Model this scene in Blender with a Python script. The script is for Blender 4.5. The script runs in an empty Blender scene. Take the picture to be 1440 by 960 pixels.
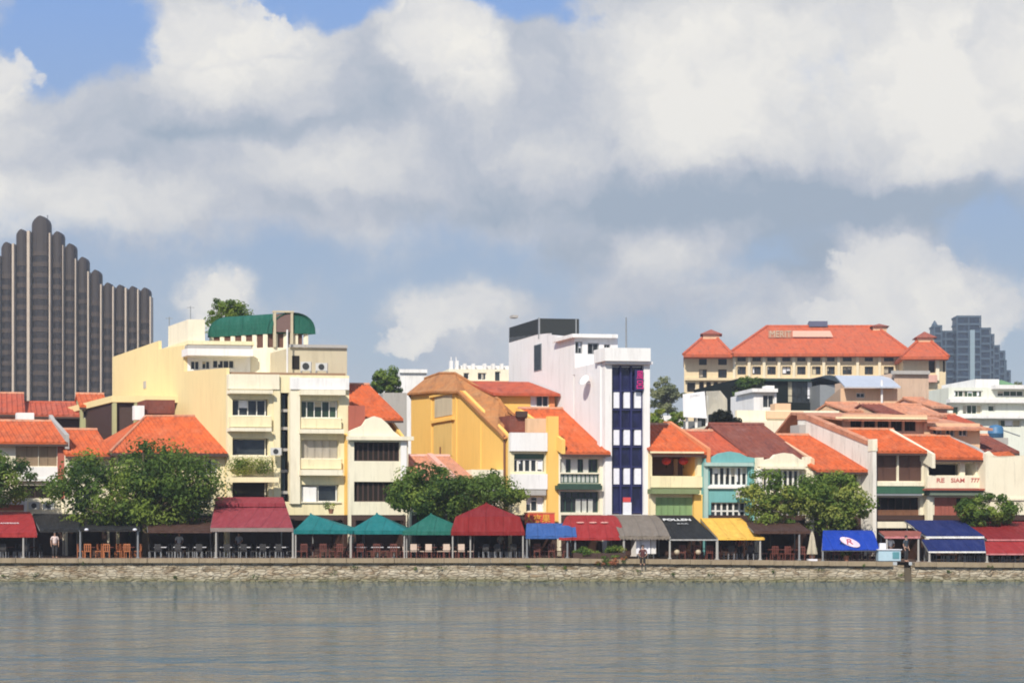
import bpy, math, random
from mathutils import Vector, Matrix
R = math.radians
random.seed(7)
SC = bpy.context.scene
COL = SC.collection

# ------------------------------------------------------------------ camera, sky, sun, exposure
F, CX, HY, CH = 2000.0, 720.0, 750.0, 3.2       # focal length in photo pixels, horizon row, eye height above the river
G = 1.55                                        # promenade level
def gz(x):                                      # the promenade falls a little towards the right
    return G - 0.31 * min(1.0, max(0.0, (x - 3.0) / 30.0))
cam_d = bpy.data.cameras.new('camera'); cam = bpy.data.objects.new('camera', cam_d); COL.objects.link(cam)
cam.location = (0, 0, CH); cam.rotation_euler = (R(90), 0, 0)
cam_d.sensor_width = 36; cam_d.lens = 50; cam_d.shift_y = 0.1875
cam_d.clip_start = 0.5; cam_d.clip_end = 6000
SC.camera = cam
SC.view_settings.view_transform = 'Standard'
SC.view_settings.look = 'None'
SC.view_settings.exposure = 0.12
SC.view_settings.gamma = 1.0
SC.view_settings.use_curve_mapping = False
try:
    SC.cycles.filter_width = 1.9
    SC.cycles.max_bounces = 6
except Exception:
    pass

SUN_AZ, SUN_EL = 20.0, 43.0                     # degrees to the left of the camera's back, elevation
to_sun = Vector((-math.sin(R(SUN_AZ)) * math.cos(R(SUN_EL)), -math.cos(R(SUN_AZ)) * math.cos(R(SUN_EL)), math.sin(R(SUN_EL))))
sun_d = bpy.data.lights.new('sun', 'SUN'); sun_d.energy = 4.8; sun_d.angle = R(0.6); sun_d.color = (1.0, 0.93, 0.82)
sun = bpy.data.objects.new('sun', sun_d); COL.objects.link(sun)
sun.rotation_euler = (-to_sun).to_track_quat('-Z', 'Y').to_euler(); sun.location = to_sun * 200

class NT:
    """small helper to write node trees"""
    def __init__(s, tree):
        s.t = tree
    def n(s, typ, **kw):
        nd = s.t.nodes.new(typ)
        for k, v in kw.items():
            setattr(nd, k, v)
        return nd
    def l(s, a, b):
        s.t.links.new(a, b)
    def put(s, sock, v):
        if hasattr(v, 'links') or hasattr(v, 'is_linked'):
            s.l(v, sock)
        else:
            sock.default_value = v
    def math(s, op, a, b=0.0, c=None, clamp=False):
        nd = s.n('ShaderNodeMath', operation=op); nd.use_clamp = clamp
        s.put(nd.inputs[0], a); s.put(nd.inputs[1], b)
        if c is not None: s.put(nd.inputs[2], c)
        return nd.outputs[0]
    def vmath(s, op, a, b=(0, 0, 0)):
        nd = s.n('ShaderNodeVectorMath', operation=op)
        s.put(nd.inputs[0], a); s.put(nd.inputs[1], b)
        return nd.outputs[1] if op in ('LENGTH', 'DOT_PRODUCT') else nd.outputs[0]
    def noise(s, vec, scale, detail=4, rough=0.5, dist=0.0):
        nd = s.n('ShaderNodeTexNoise'); s.put(nd.inputs['Vector'], vec)
        nd.inputs['Scale'].default_value = scale; nd.inputs['Detail'].default_value = detail
        nd.inputs['Roughness'].default_value = rough; nd.inputs['Distortion'].default_value = dist
        return nd
    def map(s, v, a, b, c, d, smooth=False):
        nd = s.n('ShaderNodeMapRange'); nd.interpolation_type = 'SMOOTHSTEP' if smooth else 'LINEAR'
        s.put(nd.inputs[0], v)
        for i, q in enumerate((a, b, c, d)): nd.inputs[i + 1].default_value = q
        return nd.outputs[0]
    def mix(s, f, a, b, blend='MIX'):
        nd = s.n('ShaderNodeMix', data_type='RGBA'); nd.blend_type = blend
        s.put(nd.inputs[0], f); s.put(nd.inputs[6], a); s.put(nd.inputs[7], b)
        return nd.outputs[2]
    def ramp(s, f, stops):
        nd = s.n('ShaderNodeValToRGB'); s.put(nd.inputs[0], f)
        cr = nd.color_ramp
        while len(cr.elements) < len(stops): cr.elements.new(0.5)
        for e, (p, c) in zip(cr.elements, stops):
            e.position = p; e.color = (c[0], c[1], c[2], 1)
        return nd.outputs[0]

def c4(c): return (c[0], c[1], c[2], 1.0)

def build_sky():
    w = bpy.data.worlds.new('World'); SC.world = w; w.use_nodes = True
    t = NT(w.node_tree); w.node_tree.nodes.clear()
    sky = t.n('ShaderNodeTexSky', sky_type='NISHITA'); sky.sun_disc = False
    sky.sun_elevation = R(SUN_EL); sky.sun_rotation = R(180 + SUN_AZ); sky.air_density = 1.0; sky.dust_density = 0.6; sky.ozone_density = 1.5
    tc = t.n('ShaderNodeTexCoord'); dirv = tc.outputs['Generated']
    sep = t.n('ShaderNodeSeparateXYZ'); t.l(dirv, sep.inputs[0])
    y = t.math('MAXIMUM', sep.outputs[1], 0.06)
    u = t.math('DIVIDE', sep.outputs[0], y); v = t.math('DIVIDE', sep.outputs[2], y)
    comb = t.n('ShaderNodeCombineXYZ'); t.l(u, comb.inputs[0]); t.l(v, comb.inputs[1])
    uv = comb.outputs[0]
    # the clouds billow: the plan of each bank is warped by turbulence
    wn = t.noise(uv, 7.0, 6, 0.55)
    warp = t.vmath('MULTIPLY', t.vmath('SUBTRACT', wn.outputs['Color'], (0.5, 0.5, 0.5)), (0.11, 0.085, 0))
    wn2 = t.noise(uv, 26.0, 8, 0.65)
    warp2 = t.vmath('MULTIPLY', t.vmath('SUBTRACT', wn2.outputs['Color'], (0.5, 0.5, 0.5)), (0.045, 0.036, 0))
    uvw = t.vmath('ADD', t.vmath('ADD', uv, warp), warp2)
    def blobs(lst):
        acc = None
        for (px, py, rx, ry, wt) in lst:
            c = ((px - CX) / F, (HY - py) / F, 0); sc = (F / rx, F / ry, 0)
            r = t.vmath('LENGTH', t.vmath('MULTIPLY', t.vmath('SUBTRACT', uvw, c), sc))
            val = t.map(r, 1.25, 0.35, 0.0, wt, True)
            acc = val if acc is None else t.math('ADD', acc, val)
        return acc
    cover = blobs([(720, 110, 1500, 262, 1.45), (150, 290, 330, 80, 0.5), (1270, 420, 200, 95, 1.1), (640, 455, 140, 60, 0.95), (305, 425, 55, 35, 0.7),
                   (890, 380, 130, 80, 0.75), (1060, 440, 330, 55, 0.8), (720, 545, 1100, 65, 0.55), (420, 440, 60, 30, 0.4), (1110, 300, 420, 70, 0.6),
                   (100, 45, 150, 90, -1.75), (455, -8, 130, 55, -1.6), (728, -6, 120, 60, -1.5), (250, 95, 60, 60, 0.6), (10, 90, 40, 50, 0.8), (1400, 330, 90, 45, -0.6), (720, -60, 2000, 60, 0.2)])
    fb = t.noise(uv, 11.0, 7, 0.6).outputs['Fac']
    cover = t.math('ADD', cover, t.map(fb, 0.25, 0.75, -0.75, 0.75))
    behind = t.map(sep.outputs[1], 0.35, 0.0, 0.0, 0.75, True)
    bn = t.noise(dirv, 2.6, 5, 0.55).outputs['Fac']
    cover = t.math('ADD', cover, t.math('MULTIPLY', behind, t.map(bn, 0.35, 0.6, 0.0, 1.0)))
    cmask = t.map(cover, -0.05, 1.15, 0.0, 1.0, True)
    tone = blobs([(330, 70, 170, 95, 0.55), (625, 60, 95, 105, 0.75), (1040, 110, 260, 150, 0.62), (1390, 110, 170, 150, 0.66), (70, 295, 240, 60, 0.45),
                  (430, 225, 190, 55, 0.25), (800, 245, 90, 45, 0.32), (1260, 390, 130, 70, 0.6), (1390, 430, 120, 60, 0.35), (625, 440, 110, 55, 0.38), (5, 100, 50, 60, 0.4),
                  (300, 420, 50, 40, 0.45), (900, 340, 60, 50, 0.2), (450, 140, 150, 75, -0.30), (980, 275, 330, 60, -0.50), (300, 165, 200, 30, -0.2), (560, 300, 180, 30, -0.22), (1120, 365, 110, 50, -0.55), (1330, 285, 260, 42, -0.35),
                  (250, 205, 160, 45, -0.16), (770, 110, 70, 80, -0.12), (820, 360, 60, 40, -0.2)])
    tone = t.math('ADD', t.math('ADD', tone, 0.40), t.map(t.noise(uvw, 12.0, 8, 0.6).outputs['Fac'], 0.25, 0.75, -0.38, 0.38))
    ccol = t.ramp(tone, [(0.0, (0.34, 0.41, 0.50)), (0.35, (0.51, 0.54, 0.60)), (0.6, (0.66, 0.665, 0.675)), (1.0, (0.87, 0.845, 0.79))])
    blue = t.mix(1.0, sky.outputs[0], (0.068, 0.068, 0.072, 1), 'MULTIPLY')
    deep = t.ramp(v, [(0.04, (0.56, 0.60, 0.62)), (0.13, (0.44, 0.53, 0.63)), (0.20, (0.36, 0.48, 0.65)), (0.40, (0.22, 0.40, 0.80))])
    blue = t.mix(0.85, blue, deep)
    colr = t.mix(cmask, blue, ccol)
    # crisp sunlit cumulus heads in front of the grey banks
    wn3 = t.noise(uv, 16.0, 9, 0.62)
    uvw0 = uvw
    uvw = t.vmath('ADD', uv, t.vmath('MULTIPLY', t.vmath('SUBTRACT', wn3.outputs['Color'], (0.5, 0.5, 0.5)), (0.10, 0.085, 0)))
    heads = blobs([(1255, 400, 105, 78, 1.0), (1360, 440, 120, 55, 0.8), (1190, 455, 110, 30, .7), (640, 440, 85, 50, .85), (560, 475, 60, 28, .7), (305, 420, 42, 26, .8), (420, 455, 40, 20, .5), (300, 60, 120, 70, .8), (620, 45, 70, 85, .9), (390, 60, 70, 32, .6), (900, 330, 60, 30, .35), (1420, 60, 90, 110, .5), (1060, 60, 170, 90, .4), (20, 110, 40, 50, .6)])
    hm_ = t.map(t.math('ADD', heads, t.map(fb, 0.3, 0.7, -0.18, 0.18)), 0.34, 0.62, 0.0, 0.9, True)
    shade = t.math('ADD', t.map(t.noise(uvw, 20.0, 6, 0.6).outputs['Fac'], 0.35, 0.65, 0.0, 0.6), t.map(heads, 0.4, 0.95, 0.0, 0.5))
    hcol = t.ramp(shade, [(0.0, (0.62, 0.635, 0.66)), (0.5, (0.76, 0.75, 0.735)), (1.0, (0.90, 0.87, 0.80))])
    colr = t.mix(hm_, colr, hcol)
    bg = t.n('ShaderNodeBackground'); t.l(colr, bg.inputs[0]); bg.inputs[1].default_value = 1.0
    out = t.n('ShaderNodeOutputWorld'); t.l(bg.outputs[0], out.inputs[0])
    w.cycles.sampling_method = 'MANUAL'; w.cycles.sample_map_resolution = 512
build_sky()

# ------------------------------------------------------------------ materials
MATS = {}
def base_mat(name):
    m = bpy.data.materials.new(name); m.use_nodes = True
    t = NT(m.node_tree); b = m.node_tree.nodes['Principled BSDF']
    return m, t, b
def pos(t): return t.n('ShaderNodeNewGeometry').outputs['Position']
def bump(t, b, h, strength, dist):
    nd = t.n('ShaderNodeBump'); nd.inputs['Strength'].default_value = strength; nd.inputs['Distance'].default_value = dist
    t.l(h, nd.inputs['Height']); t.l(nd.outputs[0], b.inputs['Normal'])
def paint(name, c, rough=0.75, stain=0.22, spec=0.3):
    if name in MATS: return MATS[name]
    m, t, b = base_mat(name); p = pos(t)
    n1 = t.noise(p, 0.55, 6, 0.65).outputs['Fac']
    st = t.noise(t.vmath('MULTIPLY', p, (2.6, 2.6, 0.32)), 1.0, 5, 0.6).outputs['Fac']
    f = t.math('MULTIPLY', t.map(st, 0.48, 0.75, 0.0, 1.0), t.map(n1, 0.35, 0.7, 0.25, 1.0))
    dirty = (c[0] * 0.52, c[1] * 0.50, c[2] * 0.48, 1)
    n7 = t.noise(p, 0.28, 4, 0.6).outputs['Fac']
    col = t.mix(t.map(n7, 0.4, 0.65, 0.0, min(.5, stain * 1.3)), c4(c), (c[0] * 0.84, c[1] * 0.80, c[2] * 0.74, 1))
    col = t.mix(t.math('MULTIPLY', f, stain * 2.6, clamp=True), col, dirty)
    n8 = t.noise(t.vmath('MULTIPLY', t.vmath('ADD', p, (5, 9, 2)), (7.0, 7.0, 0.5)), 1.0, 4, 0.65).outputs['Fac']
    col = t.mix(t.map(n8, 0.58, 0.74, 0.0, min(.8, stain * 1.8)), col, (c[0] * 0.45, c[1] * 0.44, c[2] * 0.42, 1))
    fine = t.noise(p, 9.0, 3, 0.6).outputs['Fac']
    col = t.mix(t.map(fine, 0.3, 0.7, 0.0, 0.10), col, (c[0] * 0.7, c[1] * 0.7, c[2] * 0.68, 1))
    t.l(col, b.inputs['Base Color']); b.inputs['Roughness'].default_value = rough
    b.inputs['Specular IOR Level'].default_value = spec
    bump(t, b, fine, 0.15, 0.03)
    MATS[name] = m; return m
def tile(name, c, var=0.35):
    if name in MATS: return MATS[name]
    m, t, b = base_mat(name); p = pos(t)
    vo = t.n('ShaderNodeTexVoronoi'); t.l(t.vmath('MULTIPLY', p, (3.0, 2.6, 2.6)), vo.inputs['Vector']); vo.inputs['Scale'].default_value = 1.0
    sepc = t.n('ShaderNodeSeparateColor'); t.l(vo.outputs['Color'], sepc.inputs[0])
    n1 = t.noise(p, 0.7, 6, 0.65).outputs['Fac']
    col = t.mix(t.map(sepc.outputs[0], 0, 1, 0, var), c4(c), (c[0] * 0.55, c[1] * 0.5, c[2] * 0.55, 1))
    col = t.mix(t.map(n1, 0.42, 0.72, 0.0, 0.6), col, (c[0] * 0.6 + 0.03, c[1] * 0.75 + 0.035, c[2] * 0.9 + 0.035, 1))
    n5 = t.noise(t.vmath('MULTIPLY', p, (2.2, 0.5, 0.5)), 1.0, 6, 0.7).outputs['Fac']
    col = t.mix(t.map(n5, 0.50, 0.72, 0.0, 0.75), col, (c[0] * 0.38, c[1] * 0.42, c[2] * 0.5 + .008, 1))
    n6 = t.noise(t.vmath('ADD', p, (31, 7, 3)), 0.9, 5, 0.7).outputs['Fac']
    col = t.mix(t.map(n6, 0.55, 0.72, 0.0, 0.5), col, (min(1, c[0] * 1.05 + .05), c[1] * 1.5 + .05, c[2] * 1.8 + .05, 1))
    sepx = t.n('ShaderNodeSeparateXYZ'); t.l(p, sepx.inputs[0])
    row = t.math('FRACT', t.math('MULTIPLY', sepx.outputs[2], 5.5))
    t.l(col, b.inputs['Base Color']); b.inputs['Roughness'].default_value = 0.8; b.inputs['Specular IOR Level'].default_value = 0.25
    bump(t, b, t.math('ADD', row, sepc.outputs[1]), 0.5, 0.04)
    MATS[name] = m; return m
def fabric(name, c, c2=None, stripe=0.0):
    if name in MATS: return MATS[name]
    m, t, b = base_mat(name); p = pos(t)
    n1 = t.noise(p, 0.9, 5, 0.6).outputs['Fac']
    col = t.mix(t.map(n1, 0.35, 0.75, 0.0, 0.35), c4(c), (c[0] * 0.62, c[1] * 0.62, c[2] * 0.62, 1))
    n2 = t.noise(t.vmath('MULTIPLY', p, (3.2, 0.7, 0.9)), 1.0, 4, 0.6).outputs['Fac']
    col = t.mix(t.map(n2, 0.45, 0.75, 0.0, 0.45), col, (min(1, c[0] * 1.25 + 0.03), min(1, c[1] * 1.3 + 0.03), min(1, c[2] * 1.3 + 0.03), 1))
    sx = t.n('ShaderNodeSeparateXYZ'); t.l(p, sx.inputs[0])
    seam = t.map(t.math('ABSOLUTE', t.math('SUBTRACT', t.math('FRACT', t.math('MULTIPLY', sx.outputs[0], 0.85)), 0.5)), 0.0, 0.035, 1.0, 0.0)
    col = t.mix(t.math('MULTIPLY', seam, 0.55), col, (c[0] * 0.45, c[1] * 0.45, c[2] * 0.45, 1))
    n3 = t.noise(p, 2.4, 5, 0.7).outputs['Fac']
    col = t.mix(t.map(n3, 0.55, 0.75, 0.0, 0.5), col, (c[0] * 0.5 + .01, c[1] * 0.5 + .01, c[2] * 0.5 + .01, 1))
    t.l(col, b.inputs['Base Color']); b.inputs['Roughness'].default_value = 0.8; b.inputs['Specular IOR Level'].default_value = 0.25
    bump(t, b, t.math('ADD', n2, t.math('MULTIPLY', seam, -.15)), 0.6, 0.22)
    MATS[name] = m; return m
def plain(name, c, rough=0.5, metal=0.0, spec=0.5):
    if name in MATS: return MATS[name]
    m, t, b = base_mat(name); p = pos(t)
    n1 = t.noise(p, 5.0, 3, 0.6).outputs['Fac']
    col = t.mix(t.map(n1, 0.3, 0.7, 0.0, 0.3), c4(c), (c[0] * 0.65, c[1] * 0.65, c[2] * 0.65, 1))
    t.l(col, b.inputs['Base Color']); b.inputs['Roughness'].default_value = rough; b.inputs['Metallic'].default_value = metal
    b.inputs['Specular IOR Level'].default_value = spec
    MATS[name] = m; return m
def shutter_mat(name, c):
    if name in MATS: return MATS[name]
    m, t, b = base_mat(name); p = pos(t)
    s = t.n('ShaderNodeSeparateXYZ'); t.l(p, s.inputs[0])
    lou = t.math('FRACT', t.math('MULTIPLY', s.outputs[2], 9.0))
    n1 = t.noise(t.vmath('MULTIPLY', p, (3, 3, 0.6)), 1.0, 4, 0.6).outputs['Fac']
    col = t.mix(t.map(n1, 0.4, 0.75, 0.0, 0.5), c4(c), (c[0] * 0.5, c[1] * 0.5, c[2] * 0.5, 1))
    t.l(col, b.inputs['Base Color']); b.inputs['Roughness'].default_value = 0.6
    bump(t, b, lou, 0.8, 0.05)
    MATS[name] = m; return m
def glass(name, c, rough=0.06):
    if name in MATS: return MATS[name]
    m, t, b = base_mat(name); p = pos(t)
    n1 = t.noise(t.vmath('MULTIPLY', p, (1.3, 1.3, 0.9)), 1.0, 2, 0.5).outputs['Fac']
    col = t.mix(t.map(n1, 0.35, 0.65, 0.0, 1.0), c4(c), (c[0] * 0.4, c[1] * 0.4, c[2] * 0.4, 1))
    t.l(col, b.inputs['Base Color']); b.inputs['Roughness'].default_value = rough; b.inputs['IOR'].default_value = 1.45
    n2 = t.noise(p, 0.8, 2).outputs['Fac']; bump(t, b, n2, 0.1, 0.05)
    MATS[name] = m; return m
def leafm(name, c):
    if name in MATS: return MATS[name]
    m, t, b = base_mat(name); p = pos(t)
    n1 = t.noise(p, 1.1, 4, 0.6).outputs['Fac']; n2 = t.noise(p, 14.0, 2, 0.5).outputs['Fac']
    col = t.mix(t.map(n1, 0.35, 0.65, 0.0, 1.0), c4(c), (c[0] * 1.7, c[1] * 1.45, c[2] * 1.2, 1))
    col = t.mix(t.map(n2, 0.4, 0.7, 0.0, 0.6), col, (c[0] * 0.6, c[1] * 0.65, c[2] * 0.6, 1))
    t.l(col, b.inputs['Base Color']); b.inputs['Roughness'].default_value = 0.6; b.inputs['Specular IOR Level'].default_value = 0.25
    tr = t.n('ShaderNodeBsdfTranslucent'); t.l(t.mix(0.4, col, (c[0] * 2.2, c[1] * 2.2, c[2] * 0.8, 1)), tr.inputs[0])
    mx = t.n('ShaderNodeMixShader'); mx.inputs[0].default_value = 0.35
    t.l(b.outputs[0], mx.inputs[1]); t.l(tr.outputs[0], mx.inputs[2])
    t.l(mx.outputs[0], m.node_tree.nodes['Material Output'].inputs[0])
    MATS[name] = m; return m
def stone_mat():
    m, t, b = base_mat('quay_stone'); p = pos(t)
    s = t.n('ShaderNodeSeparateXYZ'); t.l(p, s.inputs[0])
    wob = t.vmath('MULTIPLY', t.vmath('SUBTRACT', t.noise(p, 2.2, 5).outputs['Color'], (0.5, 0.5, 0.5)), (0.7, 0, 0.26))
    cb = t.n('ShaderNodeCombineXYZ'); t.l(s.outputs[0], cb.inputs[0]); t.l(s.outputs[2], cb.inputs[1])
    cbw = t.n('ShaderNodeSeparateXYZ'); t.l(t.vmath('ADD', p, wob), cbw.inputs[0])
    cb = t.n('ShaderNodeCombineXYZ'); t.l(cbw.outputs[0], cb.inputs[0]); t.l(cbw.outputs[2], cb.inputs[1])
    sc_ = t.vmath('MULTIPLY', cb.outputs[0], (1.7, 6.2, 1))
    vo = t.n('ShaderNodeTexVoronoi'); vo.voronoi_dimensions = '2D'; t.l(sc_, vo.inputs['Vector']); vo.inputs['Scale'].default_value = 1.0; vo.inputs['Randomness'].default_value = 0.85
    ve = t.n('ShaderNodeTexVoronoi'); ve.voronoi_dimensions = '2D'; ve.feature = 'DISTANCE_TO_EDGE'; t.l(sc_, ve.inputs['Vector']); ve.inputs['Scale'].default_value = 1.0; ve.inputs['Randomness'].default_value = 0.85
    vs_ = t.n('ShaderNodeSeparateColor'); t.l(vo.outputs['Color'], vs_.inputs[0])
    joint = t.map(ve.outputs['Distance'], 0.0, 0.16, 1.0, 0.0)
    stones = t.ramp(vs_.outputs[0], [(0.0, (0.15, 0.11, 0.07)), (0.25, (0.32, 0.25, 0.165)), (0.55, (0.45, 0.385, 0.275)), (0.85, (0.62, 0.56, 0.44)), (1.0, (0.36, 0.25, 0.15))])
    stones = t.mix(t.math('MULTIPLY', joint, t.map(t.noise(p, 0.9, 3).outputs['Fac'], 0.35, 0.65, 0.0, 0.6)), stones, (0.15, 0.115, 0.075, 1))
    n1 = t.noise(t.vmath('MULTIPLY', p, (0.7, 1, 2.2)), 1.0, 7, 0.7).outputs['Fac']
    n2 = t.noise(t.vmath('MULTIPLY', p, (1.6, 1.6, 4.0)), 1.0, 7, 0.72).outputs['Fac']
    col = t.mix(t.map(n2, 0.42, 0.60, 0.0, 0.85), stones, (0.50, 0.44, 0.33, 1)); col = t.mix(t.map(n2, 0.5, 0.36, 0.0, 0.7), col, (0.22, 0.16, 0.10, 1))
    up = t.map(s.outputs[2], 0.7, 1.2, 0.1, 1.0)            # brown weathering of the upper courses
    col = t.mix(t.math('MULTIPLY', up, t.map(n1, 0.40, 0.60, 0.0, 0.85)), col, (0.19, 0.125, 0.06, 1))
    low = t.map(s.outputs[2], 0.42, 0.02, 0.0, 1.0)         # algae along the tide line
    col = t.mix(t.math('MULTIPLY', low, t.map(n1, 0.3, 0.6, 0.35, 1.0)), col, (0.13, 0.13, 0.055, 1))
    t.l(col, b.inputs['Base Color']); b.inputs['Roughness'].default_value = 0.9; b.inputs['Specular IOR Level'].default_value = 0.2
    h = t.math('ADD', t.math('MULTIPLY', joint, -0.9), t.math('MULTIPLY', n2, 0.8))
    bump(t, b, h, 0.9, 0.10)
    return m
def water_mat():
    m, t, b = base_mat('river_water'); p = pos(t)
    b.inputs['Base Color'].default_value = (0.085, 0.082, 0.060, 1); b.inputs['Roughness'].default_value = 0.04; b.inputs['IOR'].default_value = 1.33
    n0 = t.noise(t.vmath('MULTIPLY', p, (0.16, 0.26, 1)), 1.0, 4, 0.6, 0.5).outputs['Fac']
    n1 = t.noise(t.vmath('MULTIPLY', p, (0.75, 0.80, 1)), 1.0, 4, 0.6, 0.5).outputs['Fac']
    n2 = t.noise(t.vmath('MULTIPLY', p, (2.4, 2.2, 1)), 1.0, 3, 0.6, 0.4).outputs['Fac']
    n3 = t.noise(t.vmath('MULTIPLY', p, (0.03, 0.09, 1)), 1.0, 5, 0.65).outputs['Fac']
    amp = t.map(n3, 0.35, 0.65, 0.45, 1.5)
    h = t.math('MULTIPLY', t.math('ADD', t.math('ADD', t.math('MULTIPLY', n0, 1.1), n1), t.math('MULTIPLY', n2, 0.34)), amp)
    bump(t, b, h, 1.0, 0.55)
    n4 = t.noise(p, 0.09, 3).outputs['Fac']
    t.l(t.mix(t.map(n4, 0.35, 0.65, 0, 1), (0.078, 0.112, 0.118, 1), (0.100, 0.122, 0.116, 1)), b.inputs['Base Color'])
    return m

M_CREAM = paint('cream_plaster', (0.83, 0.73, 0.46), stain=0.24)
M_CREAMY = paint('pale_cream_plaster', (0.83, 0.76, 0.58), stain=0.22)
M_YSIDE = paint('butter_yellow_plaster', (0.83, 0.67, 0.34), stain=0.13)
M_YEL = paint('ochre_yellow_plaster', (0.86, 0.53, 0.14), stain=0.09)
M_WHITE = paint('white_plaster', (0.82, 0.80, 0.77), stain=0.22)
M_LILAC = paint('cool_white_plaster', (0.80, 0.785, 0.775), stain=0.18)
M_PEACH = paint('peach_plaster', (0.72, 0.48, 0.30))
M_TEAL = paint('teal_plaster', (0.17, 0.42, 0.42))
M_BEIGE = paint('beige_plaster', (0.55, 0.48, 0.34))
M_STW = paint('stained_white_plaster', (0.78, 0.74, 0.66), stain=0.45)
M_GREY = paint('grey_plaster', (0.42, 0.40, 0.37))
M_PINK = paint('pink_plaster', (0.70, 0.40, 0.32))
M_REDW = paint('red_brown_paint', (0.40, 0.11, 0.07))
M_ORW = paint('orange_paint', (0.72, 0.27, 0.12))
M_TILE = tile('orange_roof_tile', (0.62, 0.125, 0.034), 0.45)
M_TILER = tile('red_roof_tile', (0.50, 0.10, 0.045))
M_TILED = tile('old_brown_roof_tile', (0.24, 0.07, 0.045), 0.5)
M_TILEB = tile('brown_roof_tile', (0.48, 0.20, 0.065), 0.35)
M_TILEP = tile('faded_pink_roof_tile', (0.62, 0.27, 0.15), 0.4)
M_GLASS = glass('dark_window_glass', (0.035, 0.042, 0.045))
M_GLASSG = glass('green_window_glass', (0.05, 0.09, 0.05))
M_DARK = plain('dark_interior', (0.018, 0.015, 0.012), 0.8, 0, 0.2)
M_WFRAME = plain('white_window_frame', (0.78, 0.76, 0.70), 0.5)
M_DWOOD_SHADE = plain('dark_wood_and_shade', (0.055, 0.025, 0.016), 0.6)  # real dark wood, and the painted shade of ground-floor walls
M_BWOOD = shutter_mat('brown_shutter', (0.13, 0.062, 0.045))
M_BEISH = shutter_mat('beige_shutter', (0.42, 0.30, 0.19))
M_GREYSH = shutter_mat('grey_shutter', (0.55, 0.50, 0.42))
M_GRNSH = shutter_mat('green_shutter', (0.055, 0.12, 0.085))
M_PGRNSH = shutter_mat('pale_green_shutter', (0.36, 0.55, 0.24))
M_WSH = shutter_mat('white_shutter', (0.76, 0.77, 0.70))
M_REDSH = shutter_mat('red_shutter', (0.55, 0.17, 0.12))
M_NAVY = plain('navy_frame', (0.022, 0.024, 0.10), 0.4)
M_NAVYG = glass('navy_glass', (0.018, 0.02, 0.085))
M_BLIND = plain('white_blind', (0.80, 0.80, 0.84), 0.7)
M_STEEL = plain('grey_steel', (0.32, 0.33, 0.33), 0.45, 0.4)
M_WSTEEL = plain('white_painted_steel', (0.42, 0.40, 0.36), 0.5)
M_BLACK = plain('black_metal', (0.022, 0.024, 0.023), 0.5)
M_BARK = plain('bark', (0.16, 0.12, 0.08), 0.9, 0, 0.1)
M_CONC = paint('concrete', (0.40, 0.38, 0.34))
M_SKIN = plain('skin', (0.45, 0.26, 0.18), 0.6)
M_HAIR = plain('black_hair', (0.015, 0.012, 0.010), 0.6)

# ------------------------------------------------------------------ mesh helpers
def X(px, D): return (px - CX) * D / F
def Zw(py, D): return CH + (HY - py) * D / F

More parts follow.
